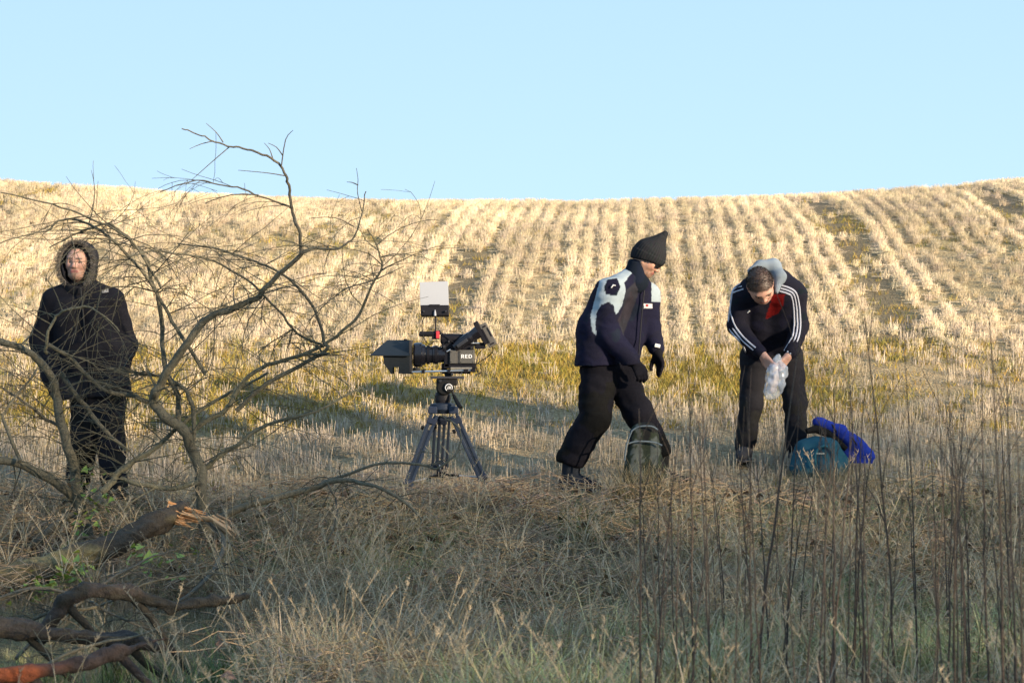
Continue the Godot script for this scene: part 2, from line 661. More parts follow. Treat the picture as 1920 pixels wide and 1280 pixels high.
func build_field() -> void:
	# stubble in drill rows up the hill
	var rows := []
	for k in 3:
		rows.append([])
	var turn := atan(ROW)
	var gap := 0.2
	for r in range(-76, 84):
		var u := r * gap + rng.randfn(0.0, 0.014)
		var row_tone := rng.randf_range(0.86, 1.08)
		var thin := 0.06 if rng.randf() < 0.8 else 0.35
		var d := 18.2
		while d < 36.0:
			d += rng.randf_range(0.042, 0.07) * (1.0 if d < 29.5 else 1.5)
			var x := u + d * ROW + rng.randfn(0.0, 0.022 if rng.randf() < 0.76 else 0.075) + 0.035 * noise.get_noise_2d(u * 90.0, d * 20.0 + 50.0)
			if absf(x) > 12.0 + 0.06 * (d - 18.0) or rng.randf() < thin or rng.randf() < tramline(u, d) * 0.93:
				continue
			var holes := noise.get_noise_2d(x * 30.0, d * 14.0)
			if holes > 0.25 and rng.randf() < 0.6:
				continue
			if d < 19.4 and rng.randf() < (19.4 - d) * 0.75:
				continue
			var tone := row_tone * (0.96 + 0.36 * noise.get_noise_2d(x * 45.0 + 300.0, d * 25.0)) * rng.randf_range(0.85, 1.12)
			rows[rng.randi() % 3].append([put(x, -d, -turn + (0.0 if rng.randf() < 0.5 else PI), rng.randf_range(0.75, 1.12)), Color(tone, tone * rng.randf_range(0.96, 1.03), tone * rng.randf_range(0.84, 1.02))])
	for k in 3:
		scatter("stubble", "pale cut straw stubble in drill rows up the sunlit hill", "stubble", stubble_clump(30, 0.07, 0.026, 0.115, 0.22, 0.8), rows[k], M.straw)
	# stubble on the headland round the people
	var head := [[], []]
	var g := 0.115
	for i in range(-85, 86):
		for j in 58:
			var x := i * g + rng.randfn(0.0, 0.03)
			var d := 12.9 + j * g + rng.randfn(0.0, 0.03)
			if absf(x) > 0.42 * d + 2.0:
				continue
			var keep := 0.85
			if d > 16.0:
				keep = clampf(0.85 - (d - 15.8) * 0.6, 0.3, 0.85)
			if d < 13.8:
				keep *= clampf((d - 12.7) / 1.1, 0.0, 1.0)
			keep *= clampf(0.85 + noise.get_noise_2d(x * 40.0, d * 40.0) * 1.2, 0.5, 1.0)
			if rng.randf() > keep:
				continue
			var tone := rng.randf_range(0.55, 0.92)
			head[rng.randi() % 2].append([put(x, -d, rng.randf() * TAU, rng.randf_range(0.7, 1.1)), Color(tone, tone * 0.99, tone * rng.randf_range(0.9, 1.08))])
	for k in 2:
		scatter("headland_stubble", "short straw stubble on the headland around the tripod", "stubble", stubble_clump(13, 0.05, 0.045, 0.15, 0.13), head[k], M.straw)
	# low yellow-green grass and moss between the rows and on the headland
	var low := [[], []]
	for k in 38000:
		var d := 13.0 + 20.0 * pow(rng.randf(), 1.3) if k < 26000 else rng.randf_range(15.6, 18.9)
		var x := rng.randf_range(-1.0, 1.0) * (0.33 * d + 2.0)
		var u := x - d * ROW
		var w := noise.get_noise_2d(x * 18.0 + 40.0, -d * 18.0) * 0.5 + 0.5
		var want := clampf(w * 2.2 - 0.95, 0.0, 0.9)
		if d > 15.8 and d < 18.8:
			want = clampf(w * 2.6 - 0.8, 0.1, 0.85)
		elif d >= 18.8:
			want = want * 0.55 + tramline(u, d) * 0.4 * clampf(noise.get_noise_2d(x * 9.0, d * 9.0 + 70.0) * 2.0 + 0.6, 0.1, 1.0)
		else:
			want *= 0.6
		if rng.randf() > want:
			continue
		var y := rng.randf()
		var col := Color(1.1, 0.9, 0.5).lerp(Color(0.72, 0.76, 0.32), y * y)
		low[rng.randi() % 2].append([put(x, -d, rng.randf() * TAU, rng.randf_range(0.6, 1.2)), col * rng.randf_range(0.6, 1.05)])
	for k in 2:
		scatter("low_grass", "low yellow green grass and moss between the stubble", "grass", grass_clump(24, 0.09, 0.04, 0.12, 0.006, 0.9, [Color(0.46, 0.38, 0.11), Color(0.34, 0.33, 0.11), Color(0.50, 0.40, 0.20)]), low[k], M.grass)
	# rough dead grass of the verge in front
	var verge := [[], [], []]
	var dead := [Color(0.56, 0.44, 0.28), Color(0.68, 0.55, 0.39), Color(0.43, 0.33, 0.20), Color(0.34, 0.35, 0.16), Color(0.55, 0.44, 0.31)]
	for k in 21000:
		var d := 4.6 + 9.2 * sqrt(rng.randf())
		var x := rng.randf_range(-1.0, 1.0) * (0.3 * d + 0.9)
		var dens := clampf((13.9 - d) / 1.4, 0.12, 1.0)
		if rng.randf() > dens:
			continue
		var w := noise.get_noise_2d(x * 30.0 + 90.0, d * 30.0)
		var tone := rng.randf_range(0.6, 1.1) * (1.0 + 0.35 * w)
		var s := rng.randf_range(0.5, 1.1) * clampf(1.15 - (d - 6.0) * 0.085, 0.48, 1.15) * (0.85 + 0.8 * noise.get_noise_2d(x * 60.0, d * 60.0 + 700.0))
		var px := 960.0 + x / d * F
		if px < 470.0:
			s *= 0.36 if d < 11.6 else 0.7
			if d < 11.4 and rng.randf() < 0.45:
				continue
		var col := Color(tone, tone, tone).lerp(Color(0.68, 0.95, 0.5) * tone, clampf(w * 1.9, 0.0, 0.65))
		verge[rng.randi() % 3].append([put(x, -d, rng.randf() * TAU, s), col])
	for k in 7500:
		var d := rng.randf_range(10.4, 13.7)
		var x := rng.randf_range(-1.0, 1.0) * (0.3 * d + 0.6)
		if x / d * F < -500.0 and d < 11.4:
			continue
		var w := noise.get_noise_2d(x * 30.0 + 90.0, d * 30.0)
		var tone := rng.randf_range(0.6, 1.1) * (1.0 + 0.3 * w)
		verge[rng.randi() % 3].append([put(x, -d, rng.randf() * TAU, rng.randf_range(0.32, 0.62)), grey(tone).lerp(Color(0.68, 0.95, 0.5) * tone, clampf(w * 1.9, 0.0, 0.6))])
	for k in 3:
		scatter("dead_grass", "rough tan dead grass of the foreground verge", "grass", grass_clump(22, 0.1, 0.16, 0.52, 0.0055, 1.0, dead), verge[k], M.grass)
	var veil := []
	for k in 330:
		var p := on_ground(rng.randf_range(1150, 1275), rng.randf_range(13.5, 13.85))
		if k >= 210:
			p = on_ground(rng.randf_range(1480, 1650), rng.randf_range(14.0, 14.35))
		veil.append([put(p.x, p.z, rng.randf() * TAU, rng.randf_range(0.5, 1.0) if k < 210 else rng.randf_range(0.35, 0.65)), Color(0.8, 0.85, 0.75) * rng.randf_range(0.5, 1.0)])
	scatter("tangled_grass", "tangled grey grass round the bags by the walkers' feet", "grass", grass_clump(14, 0.07, 0.16, 0.5, 0.005, 1.3, dead), veil, M.grass)
	# broken stems and dead leaves lying in it
	var litter := []
	for k in 2600:
		var d := 6.0 + 7.8 * sqrt(rng.randf())
		var x := rng.randf_range(-1.0, 1.0) * (0.29 * d + 0.6)
		if x / d * F < -500.0 and d < 11.4:
			continue
		litter.append([put(x, -d, rng.randf() * TAU, rng.randf_range(0.6, 1.3)), Color(1.0, rng.randf_range(0.86, 1.0), rng.randf_range(0.75, 1.0)) * rng.randf_range(0.5, 1.15)])
	var lm := MB.new()
	for k in 9:
		var a := rng.randf() * TAU
		var p := Vector3(rng.randfn(0, 0.09), rng.randf_range(0.02, 0.2), rng.randfn(0, 0.09))
		var q := p + Vector3(cos(a), rng.randf_range(-0.25, 0.45), sin(a)) * rng.randf_range(0.08, 0.3)
		var q2 := q + Vector3(cos(a + rng.randfn(0, 0.7)), rng.randf_range(-0.7, 0.2), sin(a)) * rng.randf_range(0.04, 0.14)
		lm.tube([p, q, q2], [0.0022, 0.0019, 0.0013], 3, Color(0.56, 0.43, 0.27) * rng.randf_range(0.6, 1.1))
	for k in 5:
		var p := Vector3(rng.randfn(0, 0.1), rng.randf_range(0.02, 0.15), rng.randfn(0, 0.1))
		var bb := Basis.from_euler(Vector3(rng.randf() * TAU, rng.randf() * TAU, rng.randf() * TAU)) * rng.randf_range(0.014, 0.03)
		lm.tri(p, p + bb.x + bb.y * 0.4, p + bb.y * 1.5, bb.z, Color(0.19, 0.135, 0.09))
		lm.tri(p, p + bb.y * 1.5, p - bb.x + bb.y * 0.5 + bb.z * 0.4, bb.z, Color(0.19, 0.135, 0.09))
	scatter("plant_litter", "broken dry stems and dead leaves matted in the foreground grass", "litter", lm.mesh(), litter, M.grass)
	# green tufts in the verge
	var green := []
	for k in 2000:
		var d := 5.5 + 8.2 * sqrt(rng.randf())
		var x := rng.randf_range(-1.0, 1.0) * (0.3 * d + 0.8)
		if noise.get_noise_2d(x * 25.0, d * 25.0 + 500.0) < 0.02:
			continue
		green.append([put(x, -d, rng.randf() * TAU, rng.randf_range(0.5, 1.1)), grey(rng.randf_range(0.7, 1.1))])
	for q in [[1070, 12.9], [1085, 12.8], [1060, 12.7], [1090, 13.1], [1110, 12.9], [1130, 12.75], [1100, 12.6], [1420, 11.8], [1560, 11.6], [1590, 11.4], [1680, 11.2], [1250, 12.4], [1290, 12.1]]:
		for k in 5:
			var p := on_ground(q[0] + rng.randf_range(-25, 25), q[1] + rng.randf_range(-0.2, 0.2))
			green.append([put(p.x, p.z, rng.randf() * TAU, rng.randf_range(0.9, 1.3)), grey(rng.randf_range(0.7, 1.1))])
	scatter("green_grass", "green grass tufts among the dead grass", "grass", grass_clump(26, 0.08, 0.1, 0.32, 0.006, 1.0, [Color(0.10, 0.17, 0.045), Color(0.14, 0.20, 0.06), Color(0.08, 0.13, 0.04)]), green, M.grass)
	# long pale bents standing out of the verge
	var bents := []
	for k in 620:
		var d := rng.randf_range(5.6, 13.2)
		var x := rng.randf_range(-1.0, 1.0) * (0.28 * d + 0.5)
		if x / d * F < -500.0 and d < 11.4 and rng.randf() < 0.85:
			continue
		bents.append([put(x, -d, rng.randf() * TAU, rng.randf_range(0.6, 1.15)), grey(rng.randf_range(0.7, 1.15))])
	var mb := MB.new()
	for k in 3:
		var lean := Vector3(rng.randfn(0, 0.2), 1, rng.randfn(0, 0.2)).normalized()
		var curl := Vector3(rng.randfn(0, 0.35), 0, rng.randfn(0, 0.35))
		var pts := []
		var p := Vector3(rng.randfn(0, 0.05), -0.02, rng.randfn(0, 0.05))
		var tall := rng.randf_range(0.55, 0.8)
		for s in 7:
			pts.append(p)
			p += (lean + curl * (s / 6.0)).normalized() * tall / 6.0
		mb.tube(pts, [0.0019, 0.0018, 0.0016, 0.0014, 0.0013, 0.0012, 0.0009], 3, Color(0.50, 0.40, 0.24))
		# seed head
		for s in 16:
			var e: Vector3 = (pts[5] as Vector3).lerp(pts[6], rng.randf())
			var way := Vector3(rng.randfn(0, 0.6), 1.0, rng.randfn(0, 0.6)).normalized()
			mb.tube([e, e + way * rng.randf_range(0.01, 0.03)], [0.0022, 0.0008], 3, Color(0.52, 0.41, 0.27))
		for s in 4:
			blade(mb, pts[1 + s % 2], Vector3(rng.randfn(0, 1), 0, rng.randfn(0, 1)).normalized(), 0.3, 0.006, 1.2, Color(0.44, 0.35, 0.22), 4)
	scatter("grass_bent", "long pale dry grass bents rising from the verge", "grass", mb.mesh(), bents, M.grass)


# ---------- trees ----------
func grow(mb: MB, from: Vector3, dir: Vector3, length: float, r: float, level: int, col: Color) -> void:
	var pts := []
	var rad := []
	var p := from
	var d := dir
	var steps := 5 if level < 2 else 3
	var taper := 0.35 if level == 0 else 0.25
	for s in steps + 1:
		pts.append(p)
		rad.append(r * lerpf(1.0, taper, float(s) / steps))
		d = (d + Vector3(rng.randfn(0, 0.13), rng.randfn(0.05, 0.1), rng.randfn(0, 0.13))).normalized()
		p += d * length / steps
	mb.tube(pts, rad, 7 if level == 0 else 4 if level < 3 else 3, col)
	if level >= 4:
		return
	var kids: int = [14, 8, 6, 5][level]
	for k in kids:
		var t := rng.randf_range(0.14 if level == 0 else 0.2, 1.0)
		var i := mini(int(t * steps), steps - 1)
		var q: Vector3 = pts[i].lerp(pts[i + 1], t * steps - i)
		var a := rng.randf() * TAU
		var out := d.cross(Vector3(cos(a), 0.2, sin(a))).normalized()
		var nd := (d * 0.55 + out * 0.9 + Vector3.UP * 0.15).normalized()
		var l: float = length * [0.5, 0.55, 0.55, 0.5][level] * rng.randf_range(0.65, 1.1) * (1.15 - 0.45 * t)
		grow(mb, q, nd, l, maxf(rad[i] * 0.5, 0.006), level + 1, col)

func build_hedgerow() -> void:
	# the bare hedgerow trees along the field edge, right of and behind the photographer, whose shade falls over the verge
	var proto: Array[Node3D] = []
	var bark := Color(0.14, 0.12, 0.09)
	for k in 2:
		var t := thing("hedgerow_tree", "bare winter tree in the hedgerow behind the photographer", "tree", Vector3.ZERO, "bare hedgerow trees")
		var trunk := MB.new()
		trunk.tube([Vector3(0, -0.2, 0), Vector3(0.05, 1.2, 0), Vector3(-0.05, 2.6, 0.1)], [0.24, 0.19, 0.16], 9, bark)
		part("trunk", trunk, M.bark, t)
		var crown := MB.new()
		for s in 3:
			var a := TAU * s / 3.0 + k
			grow(crown, Vector3(0, 1.0 + 0.5 * s, 0), Vector3(cos(a) * 0.3, 1, sin(a) * 0.3).normalized(), 6.6, 0.12, 0, bark)
		part("crown", crown, M.bark, t)
		proto.append(t)
	var n_ := 0
	for q in HEDGE:
		var t: Node3D = proto[n_] if n_ < 2 else proto[n_ % 2].duplicate()
		if n_ >= 2:
			t.name = numbered("hedgerow_tree")
			add_child(t)
		t.position = Vector3(q[0], ground_h(q[0], q[1]) - 0.02, q[1])
		t.rotation.y = n_ * 2.4
		t.scale = Vector3.ONE * q[2]
		n_ += 1

const HEDGE := [[7.5, 3.0, 0.85], [11.5, 4.4, 0.88], [15.2, 3.2, 0.9], [18.6, 4.8, 0.95], [21.8, 3.4, 0.9], [25.0, 4.6, 0.93], [28.5, 3.3, 0.9], [32.0, 4.8, 0.93], [35.5, 3.6, 0.93]]

func pixels(list: Array, d0: float, d1: float) -> Array:
	var out := []
	for k in list.size():
		out.append(W(list[k][0], list[k][1], lerpf(d0, d1, float(k) / (list.size() - 1))))
	return out

func smooth(pts: Array, per := 3) -> Array:
	var out := []
	for k in pts.size() - 1:
		for s in per:
			out.append((pts[k] as Vector3).cubic_interpolate(pts[k + 1], pts[maxi(k - 1, 0)], pts[mini(k + 2, pts.size() - 1)], float(s) / per))
	out.append(pts[-1])
	return out

func twig(mb: MB, from: Vector3, dir: Vector3, length: float, r: float, col: Color, forks: int) -> void:
	var pts := []
	var rad := []
	var d := dir
	var drift := Vector3(rng.randfn(0, 0.07), rng.randfn(-0.09, 0.09), rng.randfn(0, 0.05))
	var p := from
	for s in 6:
		pts.append(p)
		rad.append(lerpf(r, 0.0013, s / 5.0))
		d = (d + drift + Vector3(rng.randfn(0, 0.07), rng.randfn(0, 0.07), rng.randfn(0, 0.05))).normalized()
		p += d * length / 5.0
	mb.tube(pts, rad, 4, col)
	for k in forks:
		var i := rng.randi_range(1, 4)
		var nd := (d + Vector3(rng.randfn(0, 0.5), rng.randfn(0.0, 0.38), rng.randfn(0, 0.3))).normalized()
		twig(mb, pts[i], nd, length * rng.randf_range(0.35, 0.65), rad[i] * 0.75, col, 0 if forks < 2 else 1)

func ivy_leaf(mb: MB, at: Vector3, s: float) -> void:
	var b := Basis.from_euler(Vector3(rng.randf_range(-1.2, 0.4), rng.randf() * TAU, rng.randf_range(-0.6, 0.6))) * s
	var col := Color(0.13, 0.22, 0.035).lerp(Color(0.30, 0.36, 0.06), rng.randf())
	var ring := [Vector3(0, 0, -0.1), Vector3(0.5, 0.06, -0.25), Vector3(0.42, 0, 0.25), Vector3(0, -0.05, 0.95), Vector3(-0.42, 0, 0.25), Vector3(-0.5, 0.06, -0.25)]
	for k in ring.size():
		mb.tri(at + b * Vector3(0, -0.06, 0.15), at + b * ring[k], at + b * ring[(k + 1) % 6], b.y, col)

func build_fallen_tree() -> void:
	var base := on_ground(150, 12.6)
	var tree := thing("fallen_tree", "leafless fallen tree crown with tangled grey branches in front of the hooded man", "tree", base)
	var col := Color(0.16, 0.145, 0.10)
	var pale_bark := Color(0.185, 0.17, 0.11)  # slightly paler bark tone given to some limbs
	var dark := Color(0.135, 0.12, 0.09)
	# [points in the photo, near and far distance, start and end width in photo pixels, colour, twigs, twig length]
	var limbs := [
		["trunk", [[165, 1010], [151, 941], [137, 869], [120, 807], [106, 752], [96, 711], [69, 673], [34, 651], [-20, 630]], 12.5, 12.3, 27, 13, col, 14, 0.5],
		["limb", [[-20, 862], [38, 869], [82, 893], [124, 921], [155, 965]], 12.2, 12.5, 17, 24, col, 6, 0.4],
		["limb", [[165, 985], [126, 967], [72, 1014], [20, 1040], [-20, 1056]], 12.5, 12.2, 16, 14, dark, 3, 0.3],
		["trunk", [[384, 1000], [381, 955], [375, 886], [357, 842], [344, 807], [309, 780], [285, 752], [292, 732], [306, 708], [344, 653], [385, 601], [430, 581], [481, 560], [492, 545], [520, 516], [565, 475]], 12.5, 12.0, 30, 9, col, 16, 0.5],
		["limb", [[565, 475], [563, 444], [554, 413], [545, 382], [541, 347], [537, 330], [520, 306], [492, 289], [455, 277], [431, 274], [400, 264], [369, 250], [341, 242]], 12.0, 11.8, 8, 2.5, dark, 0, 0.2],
		["limb", [[565, 475], [592, 466], [630, 468], [654, 454], [670, 430], [678, 396], [685, 358]], 12.0, 12.1, 7, 2.2, col, 4, 0.3],
		["limb", [[545, 389], [516, 376], [486, 368], [455, 365], [382, 379]], 12.0, 11.8, 5, 2, dark, 2, 0.25],
		["limb", [[484, 366], [444, 351], [410, 347], [369, 339], [300, 361]], 11.9, 11.7, 4, 2, dark, 3, 0.3],
		["limb", [[344, 812], [378, 794], [423, 766], [457, 715], [500, 684], [570, 664], [630, 630], [671, 588], [702, 526], [716, 499], [706, 461], [690, 430]], 12.5, 12.3, 13, 3, pale_bark, 14, 0.45],
		["limb", [[702, 526], [661, 537], [616, 564], [580, 600]], 12.3, 12.2, 4, 2, dark, 3, 0.3],
		["limb", [[440, 770], [500, 720], [606, 660], [606, 640], [589, 578], [541, 523], [480, 490], [420, 470], [330, 455]], 12.4, 12.2, 11, 3, col, 12, 0.4],
		["limb", [[344, 807], [335, 783], [330, 732], [309, 690], [302, 629], [297, 562], [285, 525], [270, 480], [250, 460], [235, 442], [215, 425], [192, 422], [150, 435], [92, 462]], 12.5, 12.2, 14, 3, col, 16, 0.45],
		["limb", [[385, 700], [330, 615], [300, 565], [245, 485], [200, 442], [155, 415], [115, 412], [85, 432], [50, 440], [0, 455]], 12.3, 12.0, 9, 2.5, col, 12, 0.5],
		["limb", [[357, 842], [366, 790], [352, 735], [338, 722], [300, 705], [255, 700], [205, 690]], 12.4, 12.5, 12, 4, col, 8, 0.4],
		["limb", [[375, 890], [412, 852], [443, 835], [500, 797], [590, 770], [680, 725]], 12.5, 12.7, 15, 4, pale_bark, 8, 0.4],
		["limb", [[237, 842], [206, 818], [179, 790], [151, 752], [113, 697]], 12.4, 12.5, 8, 12, col, 5, 0.4],
		["limb", [[190, 925], [205, 905], [220, 886], [254, 862], [296, 835], [340, 795], [420, 740], [500, 700]], 12.3, 12.6, 18, 6, pale_bark, 10, 0.45],
		["limb", [[227, 897], [282, 911], [323, 914], [372, 902]], 12.4, 12.4, 10, 12, pale_bark, 3, 0.3],
		["limb", [[93, 646], [137, 677], [172, 715], [206, 735], [241, 739], [285, 756]], 12.3, 12.5, 9, 11, col, 8, 0.4],
		["limb", [[86, 660], [86, 642], [100, 598], [120, 584], [158, 574], [186, 587], [225, 620]], 12.2, 12.1, 8, 3, pale_bark, 5, 0.35],
		["limb", [[106, 797], [76, 780], [41, 752], [0, 728]], 12.4, 12.3, 8, 5, dark, 3, 0.3],
		["limb", [[38, 865], [21, 821], [7, 783], [14, 766], [41, 728], [65, 694]], 12.2, 12.3, 9, 5, col, 5, 0.3],
		["limb", [[400, 978], [472, 945], [581, 917], [636, 899], [690, 908], [744, 931], [794, 976]], 12.2, 11.9, 18, 4, col, 6, 0.35],
		["limb", [[596, 910], [608, 904], [672, 881], [726, 868], [785, 870], [821, 877], [853, 854], [864, 820], [850, 792], [825, 780]], 12.1, 12.3, 8, 3, col, 3, 0.25],
		["limb", [[614, 905], [626, 927], [631, 967], [613, 1017]], 12.1, 11.9, 6, 3, dark, 0, 0.25],
		["limb", [[545, 940], [549, 972], [513, 1044], [472, 1067]], 12.1, 11.9, 6, 3, dark, 1, 0.2],
		["limb", [[-20, 1130], [60, 1105], [150, 1120], [260, 1175], [380, 1190]], 10.4, 10.1, 9, 3, dark, 10, 0.35],
		["limb", [[380, 960], [420, 1010], [400, 1070], [330, 1130], [250, 1150]], 12.3, 10.6, 14, 4, dark, 8, 0.35],
		["limb", [[30, 1230], [110, 1160], [200, 1090], [270, 1050], [330, 1030]], 9.8, 11.0, 8, 3, dark, 8, 0.3],
		["limb", [[-20, 1200], [90, 1150], [180, 1140], [300, 1085], [420, 1075]], 9.7, 10.2, 7, 3, col, 9, 0.3],
		["limb", [[60, 1270], [150, 1215], [260, 1190], [350, 1150]], 9.1, 9.5, 7, 3, col, 8, 0.3],
		["limb", [[240, 480], [300, 470], [400, 490], [470, 530], [520, 580], [560, 625], [610, 650]], 12.0, 12.4, 4, 6, col, 6, 0.4],
		["limb", [[0, 362], [80, 378], [150, 402], [215, 430], [262, 470], [300, 540]], 12.0, 12.2, 3, 6, col, 4, 0.3],
	]
	var extra := {
		4: [[[431, 274], [395, 305], [358, 338]], [[400, 264], [376, 270], [355, 279]], [[418, 267], [405, 248], [386, 231]], [[537, 330], [500, 324], [446, 319]], [[527, 313], [535, 262], [549, 244]], [[530, 292], [518, 276], [502, 268]], [[512, 300], [505, 280], [495, 268]]],
		5: [[[678, 396], [670, 361], [671, 337], [668, 315]], [[664, 425], [627, 408], [578, 409]], [[671, 347], [660, 342], [650, 341]]],
		8: [[[706, 523], [730, 512], [757, 499]], [[702, 526], [696, 500], [690, 470]], [[716, 497], [690, 475], [650, 466]]],
	}
	var n_ := 0
	for l in limbs:
		var pts := smooth(pixels(l[1], l[2], l[3]), 4)
		for k in pts.size():
			pts[k] += Vector3(noise.get_noise_2d(k * 31.0, n_ * 77.0), noise.get_noise_2d(k * 31.0, n_ * 77.0 + 500.0), noise.get_noise_2d(k * 9.0, n_ * 77.0 + 900.0) * 6.0) * 0.012
		var rad := []
		for k in pts.size():
			var t := float(k) / (pts.size() - 1)
			rad.append(lerpf(l[4], l[5], t) * 0.42 * 12.2 / F * (1.0 + 0.1 * noise.get_noise_2d(k * 55.0, n_ * 13.0)))
		var mb := MB.new()
		mb.tube(pts, rad, 9, l[6], null, true)
		var limb := part(l[0], mb, M.bark, tree)
		var tw := MB.new()
		for e in extra.get(n_, []):
			var q := smooth(pixels(e, 11.9, 11.85), 3)
			var rr := []
			for k in q.size():
				rr.append(lerpf(0.0042, 0.0018, float(k) / (q.size() - 1)))
			tw.tube(q, rr, 4, dark)
		for k in int(l[7] * 2.7):
			var t := rng.randf_range(0.12, 0.98) * (pts.size() - 1)
			var i := mini(int(t), pts.size() - 2)
			var tan: Vector3 = (pts[i + 1] - pts[i]).normalized()
			var way := -1.0 if rng.randf() < 0.62 else 1.0
			var dir := (tan * 0.45 + Vector3(way * rng.randf_range(0.4, 1.0), rng.randfn(0.06, 0.26), rng.randfn(0, 0.35))).normalized()
			dir.y = minf(dir.y, 0.45)
			twig(tw, pts[i], dir.normalized(), l[8] * rng.randf_range(0.5, 1.4), minf(rad[i] * 0.6, 0.0048) * rng.randf_range(0.6, 1.0), l[6] * rng.randf_range(0.6, 1.1), rng.randi_range(0, 3))
		if tw.v.size():
			var o := part("twigs", tw, M.bark, limb, tree.position)
			o.set_meta("kind", "stuff")
		n_ += 1
	var ivy := MB.new()
	for q in [[160, 905, 14, 30], [175, 945, 16, 35], [185, 975, 18, 40], [150, 1000, 16, 40], [210, 1010, 12, 30]]:
		for k in q[2]:
			ivy_leaf(ivy, W(q[0] + rng.randfn(0, q[3] * 0.5), q[1] + rng.randfn(0, q[3] * 0.6), 12.35 + rng.randfn(0, 0.07)), rng.randf_range(0.025, 0.05))
	var lv := part("ivy_leaves", ivy, M.leaf, tree)
	lv.set_meta("kind", "stuff")

func log_body(f: Field, pts: Array, rad: Array) -> void:
	for k in pts.size() - 1:
		f.cone(pts[k], pts[k + 1], rad[k], rad[k + 1], 0.03)

